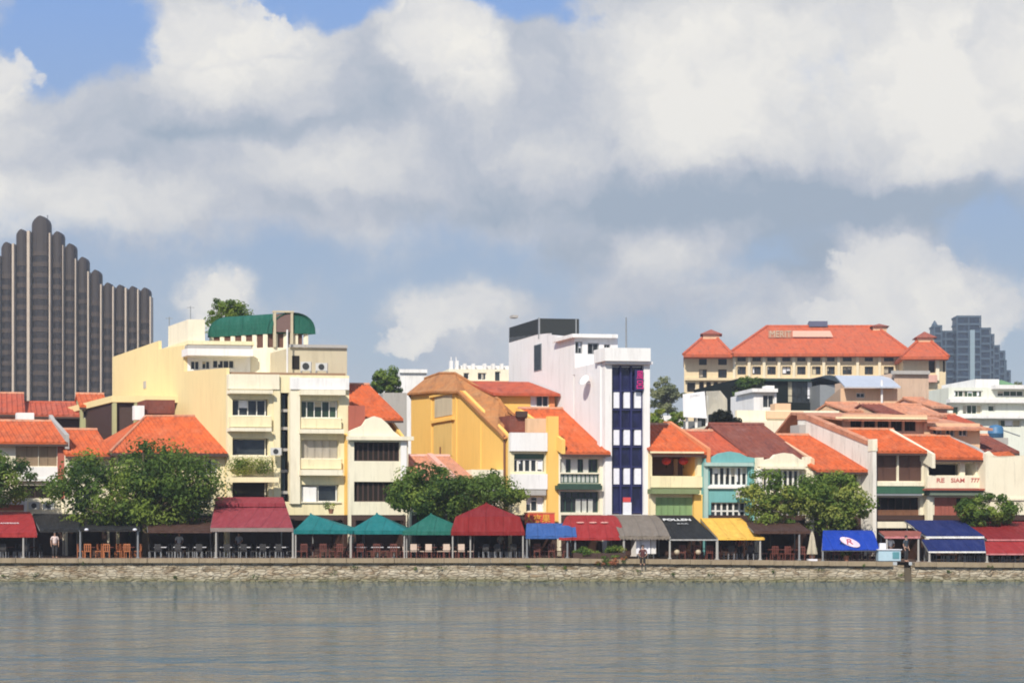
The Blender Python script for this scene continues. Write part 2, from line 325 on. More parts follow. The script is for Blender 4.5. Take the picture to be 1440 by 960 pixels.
class MB:
    def __init__(s, tf=None):
        s.v = []; s.f = []; s.m = []; s.tf = tf
    def add(s, vs, fs, mi=0):
        o = len(s.v)
        for p in vs:
            s.v.append(s.tf(*p) if s.tf else Vector(p))
        for f in fs:
            s.f.append(tuple(o + i for i in f)); s.m.append(mi)
    def box(s, a0, a1, b0, b1, c0, c1, mi=0):
        s.add([(a0, b0, c0), (a1, b0, c0), (a1, b1, c0), (a0, b1, c0), (a0, b0, c1), (a1, b0, c1), (a1, b1, c1), (a0, b1, c1)],
              [(0, 3, 2, 1), (4, 5, 6, 7), (0, 1, 5, 4), (1, 2, 6, 5), (2, 3, 7, 6), (3, 0, 4, 7)], mi)
    def prism_d(s, poly, d0, d1, mi=0):              # polygon in (u, z), extruded in depth
        n = len(poly)
        s.add([(p[0], d0, p[1]) for p in poly] + [(p[0], d1, p[1]) for p in poly],
              [tuple(range(n)), tuple(range(2 * n - 1, n - 1, -1))] + [(i, i + n, (i + 1) % n + n, (i + 1) % n) for i in range(n)], mi)
    def prism_u(s, poly, u0, u1, mi=0):              # polygon in (d, z), extruded along the facade
        n = len(poly)
        s.add([(u0, p[0], p[1]) for p in poly] + [(u1, p[0], p[1]) for p in poly],
              [tuple(range(n)), tuple(range(2 * n - 1, n - 1, -1))] + [(i, i + n, (i + 1) % n + n, (i + 1) % n) for i in range(n)], mi)
    def prism_z(s, poly, z0, z1, mi=0):              # polygon in plan
        n = len(poly)
        s.add([(p[0], p[1], z0) for p in poly] + [(p[0], p[1], z1) for p in poly],
              [tuple(range(n)), tuple(range(2 * n - 1, n - 1, -1))] + [(i, i + n, (i + 1) % n + n, (i + 1) % n) for i in range(n)], mi)
    def tube(s, p0, p1, r0, r1=None, n=7, mi=0):
        r1 = r0 if r1 is None else r1
        p0 = Vector(p0); p1 = Vector(p1); ax = (p1 - p0)
        if ax.length < 1e-6: return
        ax.normalize(); a = ax.orthogonal().normalized(); b = ax.cross(a)
        vs = []
        for p, r in ((p0, r0), (p1, r1)):
            for i in range(n):
                an = 2 * math.pi * i / n
                vs.append(p + a * (math.cos(an) * r) + b * (math.sin(an) * r))
        s.add([tuple(q) for q in vs], [tuple(range(n - 1, -1, -1)), tuple(range(n, 2 * n))] + [(i, (i + 1) % n, (i + 1) % n + n, i + n) for i in range(n)], mi)
    def lathe(s, c, prof, n=12, mi=0):
        vs = []; fs = []
        for (r, z) in prof:
            for i in range(n):
                an = 2 * math.pi * i / n
                vs.append((c[0] + r * math.cos(an), c[1] + r * math.sin(an), c[2] + z))
        k = len(prof)
        for j in range(k - 1):
            for i in range(n):
                fs.append((j * n + i, j * n + (i + 1) % n, (j + 1) * n + (i + 1) % n, (j + 1) * n + i))
        fs.append(tuple(range(n - 1, -1, -1))); fs.append(tuple(range((k - 1) * n, k * n)))
        s.add(vs, fs, mi)
    def wall(s, u0, u1, z0, z1, d0, d1, holes, mi=0):
        """a wall slab with real openings: only the faces one can see or that close it"""
        us = sorted({u0, u1} | {min(max(h[k], u0), u1) for h in holes for k in (0, 1)})
        zs = sorted({z0, z1} | {min(max(h[k], z0), z1) for h in holes for k in (2, 3)})
        def solid(i, j):
            if i < 0 or j < 0 or i >= len(us) - 1 or j >= len(zs) - 1: return False
            cu = (us[i] + us[i + 1]) / 2; cz = (zs[j] + zs[j + 1]) / 2
            return not any(h[0] < cu < h[1] and h[2] < cz < h[3] for h in holes)
        for i in range(len(us) - 1):
            for j in range(len(zs) - 1):
                if not solid(i, j): continue
                a, b, c, e = us[i], us[i + 1], zs[j], zs[j + 1]
                s.add([(a, d0, c), (b, d0, c), (b, d0, e), (a, d0, e)], [(0, 1, 2, 3)], mi)
                s.add([(a, d1, c), (b, d1, c), (b, d1, e), (a, d1, e)], [(3, 2, 1, 0)], mi)
                if not solid(i - 1, j): s.add([(a, d0, c), (a, d0, e), (a, d1, e), (a, d1, c)], [(0, 1, 2, 3)], mi)
                if not solid(i + 1, j): s.add([(b, d0, c), (b, d1, c), (b, d1, e), (b, d0, e)], [(0, 1, 2, 3)], mi)
                if not solid(i, j - 1): s.add([(a, d0, c), (a, d1, c), (b, d1, c), (b, d0, c)], [(0, 1, 2, 3)], mi)
                if not solid(i, j + 1): s.add([(a, d0, e), (b, d0, e), (b, d1, e), (a, d1, e)], [(0, 1, 2, 3)], mi)
    def build(s, name, mats, parent=None, smooth=False):
        me = bpy.data.meshes.new(name)
        me.from_pydata([tuple(p) for p in s.v], [], s.f)
        if not isinstance(mats, (list, tuple)): mats = [mats]
        for m in mats: me.materials.append(m)
        for p, mi in zip(me.polygons, s.m):
            p.material_index = min(mi, len(mats) - 1); p.use_smooth = smooth
        me.update()
        o = bpy.data.objects.new(name, me); COL.objects.link(o)
        if parent is not None: o.parent = parent
        return o

def tag(o, label=None, cat=None, group=None, kind=None):
    if label: o['label'] = label
    if cat: o['category'] = cat
    if group: o['group'] = group
    if kind: o['kind'] = kind
    return o
def thing(name, label, cat, loc, group=None):
    o = bpy.data.objects.new(name, None); COL.objects.link(o); o.location = loc; o.empty_display_size = 0.3
    return tag(o, label, cat, group)
def copy_tree(o, parent=None):
    c = o.copy(); COL.objects.link(c)
    if parent is not None: c.parent = parent
    for ch in [q for q in CH_OF.get(o, [])]:
        copy_tree(ch, c)
    return c
CH_OF = {}
def text_mesh(body, width, mat, parent, origin, xdir, ydir, name='lettering', depth=0.02, bold=0.0, height=None):
    cu = bpy.data.curves.new(name, 'FONT'); cu.body = body; cu.size = 1.0; cu.align_x = 'CENTER'; cu.align_y = 'CENTER'; cu.extrude = 0.03; cu.offset = bold
    ob = bpy.data.objects.new(name + '_curve', cu); COL.objects.link(ob)
    dg = bpy.context.evaluated_depsgraph_get()
    me = bpy.data.meshes.new_from_object(ob.evaluated_get(dg))
    bpy.data.objects.remove(ob); bpy.data.curves.remove(cu)
    xs = [v.co.x for v in me.vertices]; ys = [v.co.y for v in me.vertices]
    if not xs: return None
    sx = width / max(1e-3, max(xs) - min(xs)); sy = sx if height is None else height / max(1e-3, max(ys) - min(ys))
    cx0 = (max(xs) + min(xs)) / 2; cy0 = (max(ys) + min(ys)) / 2
    xd = Vector(xdir).normalized(); yd = Vector(ydir).normalized(); nd = xd.cross(yd)
    for v in me.vertices:
        v.co = Vector(origin) + xd * ((v.co.x - cx0) * sx) + yd * ((v.co.y - cy0) * sy) + nd * (v.co.z / 0.06 * depth + depth * 0.6)
    me.materials.clear(); me.materials.append(mat); me.name = name
    o = bpy.data.objects.new(name, me); COL.objects.link(o); o.parent = parent
    return o

# ------------------------------------------------------------------ the setting
def sheet(name, x0, x1, y0, y1, z, m, nx=1, ny=1):
    b = MB(); vs = []; fs = []
    for j in range(ny + 1):
        for i in range(nx + 1):
            vs.append((x0 + (x1 - x0) * i / nx, y0 + (y1 - y0) * j / ny, z))
    for j in range(ny):
        for i in range(nx):
            a = j * (nx + 1) + i; fs.append((a, a + 1, a + nx + 2, a + nx + 1))
    b.add(vs, fs)
    return b.build(name, m)
D_Q = 95.0
tag(sheet('water', -700, 700, -60, D_Q + 0.5, 0.0, water_mat()), kind='structure')
gm, gt, gb = base_mat('far_ground'); gp = pos(gt)
gt.l(gt.ramp(gt.noise(gp, 0.05, 5).outputs['Fac'], [(0.3, (0.06, 0.07, 0.04)), (0.7, (0.16, 0.15, 0.12))]), gb.inputs['Base Color']); gb.inputs['Roughness'].default_value = 0.9
tag(sheet('ground', -3000, 3000, D_Q + 25, 5000, G - 0.42, gm), kind='structure')
pm_, pt, pb = base_mat('promenade_paving'); pp = pos(pt)
br = pt.n('ShaderNodeTexBrick'); pt.l(pp, br.inputs['Vector']); br.inputs['Scale'].default_value = 1.6
br.inputs['Color1'].default_value = (0.26, 0.16, 0.11, 1); br.inputs['Color2'].default_value = (0.20, 0.13, 0.10, 1); br.inputs['Mortar'].default_value = (0.10, 0.08, 0.07, 1)
pt.l(br.outputs[0], pb.inputs['Base Color']); pb.inputs['Roughness'].default_value = 0.85
pr_ = sheet('promenade', -700, 700, D_Q + 0.55, D_Q + 26, 0, pm_, 350, 1)
for v_ in pr_.data.vertices: v_.co.z = gz(v_.co.x)
tag(pr_, kind='structure')

def quay():
    root = thing('quay_wall', 'weathered stone river wall running below the row of restaurants', 'wall', (0, D_Q, 0))
    b = MB(); rnd = random.Random(3)
    n = 520; x0, x1 = -62.0, 62.0
    rows = [(-0.5, 0.0), (0.0, 0.03), (0.3, 0.08), (0.62, 0.10), (0.66, 0.16), (0.95, 0.18), (1.24, 0.20), (1.30, 0.20)]
    vs = []; fs = []; xg = [-700] + [x0 + (x1 - x0) * i / n for i in range(n + 1)] + [700]
    SX0, SX1 = X(1274, 95), X(1284, 95)
    for (z, y) in rows:
        for x in xg:
            k = rnd.uniform(-0.035, 0.035) if 0 < z < 1.2 else 0.0
            zz = z * (gz(x) / G) if z > 0 else z
            vs.append((x, y + k, zz + (rnd.uniform(-0.015, 0.015) if 0 < z < 1.2 else 0)))
    w = len(xg)
    for j in range(len(rows) - 1):
        for i in range(w - 1):
            xm = (xg[i] + xg[i + 1]) / 2
            if SX0 < xm < SX1: continue
            a = j * w + i; fs.append((a, a + 1, a + w + 1, a + w))
    b.add(vs, fs)
    st = stone_mat()
    b.build('wall_face', st, root)
    # coping stones: long slabs with a joint between them
    c = MB(); x = -60.0
    while x < 60:
        L = rnd.uniform(1.1, 1.9)
        if not (x < SX1 and x + L > SX0):
            dz = rnd.uniform(-0.012, 0.012)
            gg = gz(x + L / 2); c.box(x + 0.012, x + L - 0.012, -0.02 + rnd.uniform(-0.02, 0.02), 0.66, gg - 0.30, gg + 0.005 + dz)
        x += L
    for a, e in ((-700, -60), (x, 700)): gg = gz(a if a > 0 else e); c.box(a, e, 0.0, 0.66, gg - 0.30, gg + .005)
    c.box(-700, SX0 - 0.9, 0.30, 0.66, 0.8, 1.05); c.box(SX1 + 0.9, 700, 0.30, 0.66, 0.8, 1.05)
    c.build('coping', paint('coping_stone', (0.33, 0.26, 0.17), 0.9, 0.5), root)
    s = MB()
    for k in range(7):                            # water steps cut into the wall
        gs = gz(SX0); s.box(SX0 - 0.05, SX1 + 0.05, 0.24 + 0.16 * k, 2.0, gs - 0.02 - 0.19 * (7 - k), gs - 0.02 - 0.19 * (6 - k) - 0.004)
    s.box(SX0 - 0.5, SX0 - .06, 0.22, 2.0, -0.4, 1.05); s.box(SX1 + .06, SX1 + 0.5, 0.22, 2.0, -0.4, 1.05)
    s.build('steps', paint('wet_step_stone', (0.13, 0.11, 0.08), 0.8, 0.4), root)
quay()

# ------------------------------------------------------------------ houses
class House:
    def __init__(s, name, label, cat, xl, xr, D=106.0, alpha=6.0, phi=25.0, base=G, group=None):
        s.D = D; s.ca, s.sa = math.cos(R(alpha)), math.sin(R(alpha)); s.cp, s.sp = math.cos(R(phi)), math.sin(R(phi))
        s.O = Vector((X(xl, D), D, base)); s.base = base; s.xl, s.xr = xl, xr
        s.root = thing(name, label, cat, s.O, group); s.W = s.u(xr); s.holes = []
        s.U = Vector((s.ca, s.sa, 0)); s.V = Vector((-s.sp, s.cp, 0))
    def tf(s, u, d, z): return s.U * u + s.V * d + Vector((0, 0, z))
    def mb(s): return MB(s.tf)
    def u(s, px, d=0.0):
        t = (px - CX) / F
        return (t * (s.O.y + d * s.cp) - s.O.x + d * s.sp) / (s.ca - t * s.sa)
    def z(s, py, px=None, d=0.0):
        if px is None: px = (s.xl + s.xr) / 2
        y = s.O.y + s.u(px, d) * s.sa + d * s.cp
        return Zw(py, y) - s.base
    def dep(s, px, u=0.0):                        # depth behind the facade of the point of the plane u that shows at column px
        t = (px - CX) / F
        return (s.O.x + u * s.ca - t * (s.O.y + u * s.sa)) / (s.sp + t * s.cp)
    def zs(s, py, d, u=0.0): return Zw(py, s.O.y + u * s.sa + d * s.cp) - s.base
    def rect(s, px0, px1, py0, py1, d=0.0):
        return (s.u(px0, d), s.u(px1, d), s.z(py1, (px0 + px1) / 2, d), s.z(py0, (px0 + px1) / 2, d))
    def box(s, name, m, px0, px1, py0, py1, d0, d1, parent=None, label=None):
        r = s.rect(px0, px1, py0, py1, d0); b = s.mb(); b.box(r[0], r[1], d0, d1, r[2], r[3])
        o = b.build(name, m, parent or s.root)
        if label: o['label'] = label
        return o
    def window(s, px0, px1, py0, py1, nx=3, ny=1, fm=None, pm=None, recess=0.2, d=0.0, fw=0.07, bar=0.05, hole=True, shut=None, shm=None, sill=None, hood=None, label=None, split=None):
        u0, u1, z0, z1 = s.rect(px0, px1, py0, py1, d)
        if hole: s.holes.append((u0, u1, z0, z1))
        fm = fm or M_WFRAME; pm = pm or M_GLASS
        b = s.mb(); a, e = d + recess - 0.05, d + recess + 0.03
        b.box(u0, u0 + fw, a, e, z0, z1); b.box(u1 - fw, u1, a, e, z0, z1)
        b.box(u0 + fw, u1 - fw, a, e, z0, z0 + fw); b.box(u0 + fw, u1 - fw, a, e, z1 - fw, z1)
        for i in range(1, nx):
            c = u0 + (u1 - u0) * i / nx; b.box(c - bar / 2, c + bar / 2, a + 0.01, e - 0.01, z0 + fw, z1 - fw)
        for j in range(1, ny):
            c = z0 + (z1 - z0) * (split if (split and ny == 2) else j / ny); b.box(u0 + fw, u1 - fw, a + 0.015, e - 0.015, c - bar / 2, c + bar / 2)
        w = b.build('window', fm, s.root)
        if label: w['label'] = label
        p = s.mb(); p.box(u0, u1, e + 0.004, e + 0.03, z0, z1); p.build('pane', pm, w)
        if pm in (M_GLASS, M_GLASSG) and nx >= 2 and not shut:
            rw = random.Random(int(px0 * 7 + py0 * 13))
            for i in range(nx):
                if rw.random() < .42:
                    q0 = u0 + (u1 - u0) * i / nx; q1 = u0 + (u1 - u0) * (i + 1) / nx; dz = (z1 - z0) * rw.choice([.35, .5, .8, .97]); wd = rw.choice([1, 1, .5])
                    c = s.mb(); c.box(q0 + .04, q0 + (q1 - q0) * wd - .03, e - .012, e + .002, z1 - dz, z1 - fw)
                    c.build('curtain', rw.choice([M_BEIGE, M_GREYSH, M_BLIND]), w)
        if shut:
            for (f0, f1, g0, g1) in shut:
                c = s.mb(); q0 = u0 + (u1 - u0) * f0 + 0.015; q1 = u0 + (u1 - u0) * f1 - 0.015; h0 = z0 + (z1 - z0) * g0; h1 = z0 + (z1 - z0) * g1
                c.box(q0, q1, a - 0.05, a - 0.004, h0, h1)
                for (r0, r1, t0, t1) in ((q0, q0 + .06, h0, h1), (q1 - .06, q1, h0, h1), (q0 + .06, q1 - .06, h0, h0 + .08), (q0 + .06, q1 - .06, h1 - .08, h1)):
                    c.box(r0, r1, a - 0.075, a - 0.051, t0, t1)
                c.build('shutter', shm, w)
        if sill is not None:
            c = s.mb(); c.box(u0 - 0.1, u1 + 0.1, d - 0.14, d + recess - 0.06, z0 - 0.10, z0 - 0.003); c.build('sill', sill, w)
        if hood is not None:
            c = s.mb(); c.box(u0 - 0.12, u1 + 0.12, d - 0.45, d - 0.004, z1 + 0.03, z1 + 0.14); c.build('hood', hood, w)
        return w
    def shop(s, m=None, margin=0.16, zt=3.05, dep=2.4):
        """open ground floor behind the five-foot way: columns are left by the opening, a dark shopfront stands inside"""
        s.holes.append((margin, s.W - margin, -0.5, zt)); s.arcade = zt
        b = s.mb(); b.box(0.21, s.W - 0.21, 0.32, 7, zt + 0.02, zt + 0.2)
        b.box(0.21, s.W - 0.21, dep, dep + 0.2, 0, zt + 0.01)
        n = max(2, int(s.W / 1.3))
        for i in range(n + 1):
            c = 0.25 + (s.W - 0.5) * i / n; b.box(c - 0.05, c + 0.05, dep - 0.08, dep - 0.003, 0.05, zt - 0.1)
        b.box(0.25, s.W - 0.25, dep - 0.07, dep - 0.004, 0.9, 0.98)
        for c in (.16, s.W - .5): b.box(c, c + .34, .02, .30, -.3, zt - .01)  # dark columns, their colour deepening the shade beneath the awnings
        b.box(.5, s.W - .5, .05, .2, zt - .4, zt - .02)
        b.build('shopfront', m or M_DWOOD_SHADE, s.root)
    def body(s, m, zt, depth, ridge=None, sm=None, zback=None, top=True, thick=0.3, gl=True, gr=True, zbase=-0.3):
        """facade with its openings, side walls that follow the roof, back wall"""
        b = s.mb(); sm2 = 1 if sm else 0
        b.wall(0, s.W, zbase, zt, 0, thick, s.holes, 0)
        zb = zback if zback is not None else zt
        if ridge: poly = [(thick + .002, zbase), (depth, zbase), (depth, zb), (ridge[0], ridge[1] - 0.22), (thick + .002, zt - 0.02)]
        else: poly = [(thick + .002, zbase), (depth, zbase), (depth, zb), (thick + .002, zt)]
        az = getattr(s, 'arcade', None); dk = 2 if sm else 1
        if az:  # lower side walls painted dark as the shade under the awnings
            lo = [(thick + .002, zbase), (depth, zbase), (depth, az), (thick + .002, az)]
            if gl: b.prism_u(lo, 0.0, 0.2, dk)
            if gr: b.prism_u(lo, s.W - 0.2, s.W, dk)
            poly[0] = (thick + .002, az + .002); poly[1] = (depth, az + .002)
        if gl: b.prism_u(poly, 0.0, 0.2, sm2)
        if gr: b.prism_u(poly, s.W - 0.2, s.W, sm2)
        b.box(0.202, s.W - 0.202, depth - 0.2, depth, zbase, zb - 0.01, sm2)
        if top and not ridge: b.box(0.202, s.W - 0.202, thick + .002, depth - 0.202, zt - 0.35, zt - 0.15, 0)
        return b.build('wall', [m, sm, M_DWOOD_SHADE] if sm else [m, M_DWOOD_SHADE], s.root)
    def roof(s, py_e, py_r, dr, m, over=0.7, u0=-0.12, u1=None, d_back=None, cap=M_TILEP, px=None, ribs=True, drop=None, dfront=None):
        d0 = -over if dfront is None else dfront
        ze = s.z(py_e, px, d0); zr = s.z(py_r, px, dr)
        u1 = s.W + 0.12 if u1 is None else u1
        db = d_back if d_back is not None else dr + (dr - d0)
        zb = ze if drop is None else zr - drop
        t = 0.16
        b = s.mb(); b.prism_u([(d0, ze), (dr, zr), (db, zb), (db, zb - t), (dr, zr - t), (d0, ze - t)], u0, u1)
        if ribs:
            n = max(3, int((u1 - u0) / 0.42)); st = (u1 - u0) / n
            for i in range(n):
                c = u0 + st * (i + 0.5)
                for (da, za, dc, zc) in ((d0 - 0.03, ze, dr, zr), (dr, zr, db, zb)):
                    b.add([(c - .10, da, za + .002), (c, da, za + .075), (c + .10, da, za + .002), (c - .10, dc, zc + .002), (c, dc, zc + .075), (c + .10, dc, zc + .002)],
                          [(0, 1, 4, 3), (1, 2, 5, 4), (0, 2, 1)])
        o = b.build('roof', m, s.root)
        c = s.mb(); c.prism_u([(dr - .16, zr - .03), (dr, zr + .15), (dr + .16, zr - .03)], u0 - 0.02, u1 + 0.02); c.build('ridge_cap', cap, o)
        f = s.mb(); f.box(u0, u1, d0 - 0.02, d0 + 0.06, ze - t - 0.16, ze - t - 0.003); f.build('fascia', M_DWOOD_SHADE, o)
        return o, (dr, zr), ze
    def firewall(s, u, pts, m, w=0.3, lift=0.35, name='party_wall', base=None):
        """masonry wall that rises above the roofs between two houses; pts are (d, z) along its sloping top"""
        poly = [(d, z) for d, z in pts] + [(pts[-1][0], base if base is not None else pts[-1][1] - lift * 3), (pts[0][0], base if base is not None else pts[0][1] - lift * 3)]
        b = s.mb(); b.prism_u(poly, u, u + w); return b.build(name, m, s.root)

SHOPG = 'waterfront shophouses in a row along the quay'

def house_beige():
    h = House('shophouse', 'shophouse with beige shuttered upper storey above a white balcony, beside the left tree', 'house', -14, 91, phi=28)
    h.window(22, 54, 626, 655, 1, 1, M_DWOOD_SHADE, M_DARK, shut=[(0, .5, 0, 1), (.5, 1, 0, 1)], shm=M_BEISH)
    h.window(54.6, 80, 626, 655, 1, 1, M_DWOOD_SHADE, M_DARK, shut=[(0, .5, 0, 1), (.5, 1, 0, 1)], shm=M_BEISH)
    h.window(36, 52, 660, 664.5, 1, 1, M_DWOOD_SHADE, M_DARK, recess=0.12); h.window(62, 73, 660, 664.5, 1, 1, M_DWOOD_SHADE, M_DARK, recess=0.12)
    h.window(25, 75, 682, 700, 4, 1, M_DWOOD_SHADE, M_DARK)
    h.shop()
    rf, rg, ze = h.roof(621, 592, 5.0, M_TILE)
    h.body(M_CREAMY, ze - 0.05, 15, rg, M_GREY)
    h.box('pier', M_REDW, 81.5, 91, 624, 700, -0.22, -0.004)
    h.box('balcony_front', M_WHITE, 20, 81, 656, 673, -0.12, -0.004).hide_render = False
    h.box('cornice', M_WHITE, 20, 81, 673.5, 676, -0.3, -0.004)
    h.box('ledge', M_WHITE, -12, 34, 703, 709, -.5, -.004); h.box('name_band', M_REDW, -12, 33, 709.3, 717, -.3, -.004); h.box('pier', M_WHITE, 34.5, 38, 701, 720, -.5, -.004)
    u = h.W - .1
    h.firewall(u, [(-0.7, h.zs(611, -0.7, u)), (5.0, h.zs(589, 5, u)), (6, h.zs(583, 6, u))], M_GREY)
    h.box('parapet_block', M_WHITE, 24, 48, 580, 593, 5.2, 6.0)
    return h
def house_dark_window():
    h = House('shophouse', 'shophouse with plain orange roof and cream front half hidden behind the large left tree', 'house', 92, 154, phi=28)
    h.window(106, 140, 643, 668, 3, 1, M_WFRAME, M_GLASS); h.window(106, 140, 684, 708, 3, 1)
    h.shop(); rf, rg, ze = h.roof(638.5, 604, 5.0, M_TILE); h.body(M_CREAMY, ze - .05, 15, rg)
    h.box('cornice', M_CREAMY, 93, 153, 672, 676, -0.25, -0.004)
def house_hip():
    h = House('shophouse', 'corner shophouse with broad hipped orange roof against the tall cream building', 'house', 165, 318, phi=30, D=105.6)
    h.window(262, 306, 645, 668, 6, 1, M_WSH, M_GLASS, sill=M_CREAM); h.window(200, 245, 645, 668, 5, 1, M_WSH, M_GLASS); h.window(200, 300, 686, 706, 8, 1, M_WSH, M_GLASS)
    h.shop()
    zr = h.zs(585, 6.2, 2.0); ze = h.z(637, 280, -0.8)
    zw = ze - 0.05
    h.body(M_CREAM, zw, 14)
    u_l = h.u(205, 6.2); u_r = h.u(243, 6.2)
    b = h.mb(); e = 0.7; W = h.W
    corners = [(-e, -e, ze), (W - .08, -e, ze), (W - .08, 14, ze), (-e, 14, ze)]
    # hip lies flat against the tall neighbour on its right: the ridge runs back along it
    A = (u_l, 6.2, zr); B = (W - .08, 6.2, zr + 0.05)
    zz = h.z(618, 180, 2.0)
    b.add(corners + [A, B], [(0, 1, 5, 4), (1, 2, 5), (2, 3, 4, 5), (3, 0, 4), (3, 2, 1, 0)])
    n = 26
    for i in range(1, n):
        f = i / n; c = -e + (W + e - .1) * f
        f2 = max(0.0, min(1.0, (c + e) / (u_l + e)))
        top = (c, -e + (6.2 + e) * f2, ze + (zr - ze) * f2)
        b.add([(c - .1, -e, ze + .004), (c, -e, ze + .07), (c + .1, -e, ze + .004), (top[0] - .1, top[1], top[2] + .004), (top[0], top[1], top[2] + .07), (top[0] + .1, top[1], top[2] + .004)], [(0, 1, 4, 3), (1, 2, 5, 4)])
    r = b.build('roof', M_TILE, h.root)
    c = MB(); c.tube(h.tf(-e, -e, ze + .05), h.tf(*A), 0.13, 0.13); c.tube(h.tf(*A), h.tf(*B), 0.13, 0.13); c.build('hip_cap', M_TILEP, r)
    f = h.mb(); f.box(-e, W - .1, -e - .04, -e + .08, ze - .24, ze - .003); f.build('fascia', M_DWOOD_SHADE, r)
    # dark red lantern roof and white chimney post above the ridge
    h.box('raised_roof', M_TILED, 205, 246, 562, 581, 7.0, 9.5); h.box('chimney', M_WHITE, 189, 203, 570, 590, 6.6, 7.2)
house_beige(); house_dark_window(); house_hip()

def tall_cream():
    h = House('apartment_building', 'tall cream building with long butter yellow side wall and green vaulted roof terrace', 'building', 320, 491, D=106, phi=33)
    # left bay windows
    for (a, b, nx, pm) in ((561, 584, 4, M_GLASS), (616, 640, 1, M_GLASS), (676, 702, 1, M_DARK)):
        h.window(327, 378, a, b, nx, 1, M_WFRAME if nx > 1 else M_CREAMY, pm, recess=0.6, sill=M_CREAMY)
    h.box('blind', M_GREYSH, 326, 378, 606, 615, 0.35, 0.45)
    for (a, b, nx, pm, fm) in ((563, 587, 5, M_GLASSG, M_WFRAME), (618, 644, 5, M_BLIND, M_GREYSH), (681, 705, 2, M_GLASS, M_WFRAME)):
        w = h.window(424, 477, a, b, nx, 1, fm, pm, recess=0.45, sill=M_CREAMY, shut=[(i / 5, (i + 1) / 5, 0, 1) for i in range(5)] if pm is M_BLIND else None, shm=M_GREYSH)
    h.box('board', M_WHITE, 424, 445, 684, 705, 0.20, 0.25)
    h.holes.append(h.rect(395, 407, 552, 705))
    st = h.rect(394, 408, 550, 707); b = h.mb(); b.box(st[0], st[1], 0.9, 1.0, st[2], st[3]); b.build('stair_slot', M_GLASSG, h.root)
    for py in (575, 600, 630, 660, 690): h.box('stair_slab', M_GREY, 395, 407, py, py + 4, 0.35, 0.85)
    for (x0, x1, a, b) in ((324, 384, 548, 553), (324, 382, 601, 606), (424, 486, 548, 555), (424, 484, 603, 609), (424, 482, 660, 668)):
        h.box('canopy', M_CREAMY, x0, x1, a, b, -0.75, -0.004)
    # window bays project as boxes under each window
    for (x0, x1, a, b) in ((324, 382, 586, 600), (324, 382, 642, 660), (424, 480, 589, 602), (424, 480, 646, 659)):
        h.box('apron', M_CREAM, x0, x1, a, b, -0.35, -0.004)
    h.box('pier', M_CREAMY, 408.5, 422, 530, 708, -0.28, -0.004); h.box('pier', M_CREAM, 385, 394, 530, 708, -0.14, -0.004)
    h.box('parapet', M_CREAMY, 321, 393, 526, 547, -0.25, -0.004); h.box('parapet', M_WHITE, 408.5, 491, 531, 547.5, -0.4, -0.282)
    h.shop()
    zt = h.z(527); dF = h.dep(259)
    b = h.mb(); W = h.W
    b.wall(0, W, -.3, zt, 0, .3, h.holes, 0)
    zf0, zf1 = h.zs(517, .3), h.zs(522, dF)
    b.prism_u([(.302, -.3), (dF, -.3), (dF, zf1), (.302, zf0)], 0, .25, 1)
    dB = h.dep(158); dS = h.dep(223)
    z1, z2, z3 = h.zs(485, dF), h.zs(491, dS), h.zs(502, dB)
    b.prism_u([(dF + .002, -.3), (dB, -.3), (dB, z3), (dS, z3 + .06), (dS, z2), (dF + .002, z1)], 0, .25, 1)
    b.prism_u([(.302, 3.0), (dB, 3.0), (dB, z3), (dF, zt), (.302, zt - .1)], W - .25, W, 0); b.prism_u([(.302, -.3), (dB, -.3), (dB, 2.998), (.302, 2.998)], W - .25, W, 2)  # lower part of this wall coloured dark as arcade shade
    b.box(.252, W - .252, dB - .25, dB, -.3, z3 - .05, 1)
    b.box(.252, W - .252, .302, dF, zt - .5, zt - .35, 0)
    b.box(.252, W - .252, dF + .002, dB - .252, z3 - .9, z3 - .6, 0)
    b.build('wall', [M_CREAM, M_YSIDE, M_DWOOD_SHADE], h.root)
    # upper storey facing the river, set back on the front block
    hl = [h.rect(268, 281, 507, 520, dF), h.rect(284, 296, 507, 519, dF), h.rect(299, 330, 506, 518, dF)]
    ur = h.u(352, dF)
    c = h.mb(); zt2 = h.zs(486, dF); c.wall(0.252, ur, zt - .4, zt2, dF - .006, dF + .25, hl, 0); c.build('upper_storey', M_WHITE, h.root)
    sv, h.holes = h.holes, []
    h.window(268, 281, 507, 520, 2, 1, M_WFRAME, M_GLASS, d=dF, recess=.12); h.window(284, 296, 507, 519, 2, 1, M_WFRAME, M_GLASS, d=dF, recess=.12); h.window(299, 330, 506, 518, 4, 1, M_WFRAME, M_GLASS, d=dF, recess=.12)
    h.holes = sv
    h.box('roof_slab', M_WHITE, 264, 356, 490, 500, dF - 1.4, dF - .01)
    h.box('planter', M_GREY, 264, 354, 485.5, 489.7, dF - 1.3, dF - .6)
    # stair tower with a curved foot
    x0 = h.u(262, dF); x1 = h.u(290, dF); za = h.zs(448, dF); zb = h.zs(486, dF)
    c = h.mb(); c.box(x0 + .26, x1, dF + .3, dF + 5, zb - 1.6, za); c.build('stair_tower', M_CREAMY, h.root)
    for px, py, dd in ((268, 430, 2), (238, 445, 9)):
        d = dF + dd; u = max(.12, h.u(px, d)); m = MB(); zA = (za if px > 250 else h.zs(486, d)) - .15
        m.tube(h.tf(u, d, zA), h.tf(u, d, h.zs(py, d)), .035); m.tube(h.tf(u - .3, d, h.zs(py + 2, d)), h.tf(u + .3, d, h.zs(py + 2, d)), .025); m.build('aerial', M_STEEL, h.root)
    # roof terrace: columns, brown screens, green barrel vault running back to the left
    d0 = dF - 0.6; d1 = d0 + 2.9; sh = 1.22
    uL, uR = h.u(376, d0), h.u(433, d0); zf = h.zs(487, d0); zc = h.zs(467, d0); zp = h.zs(437.5, d0)
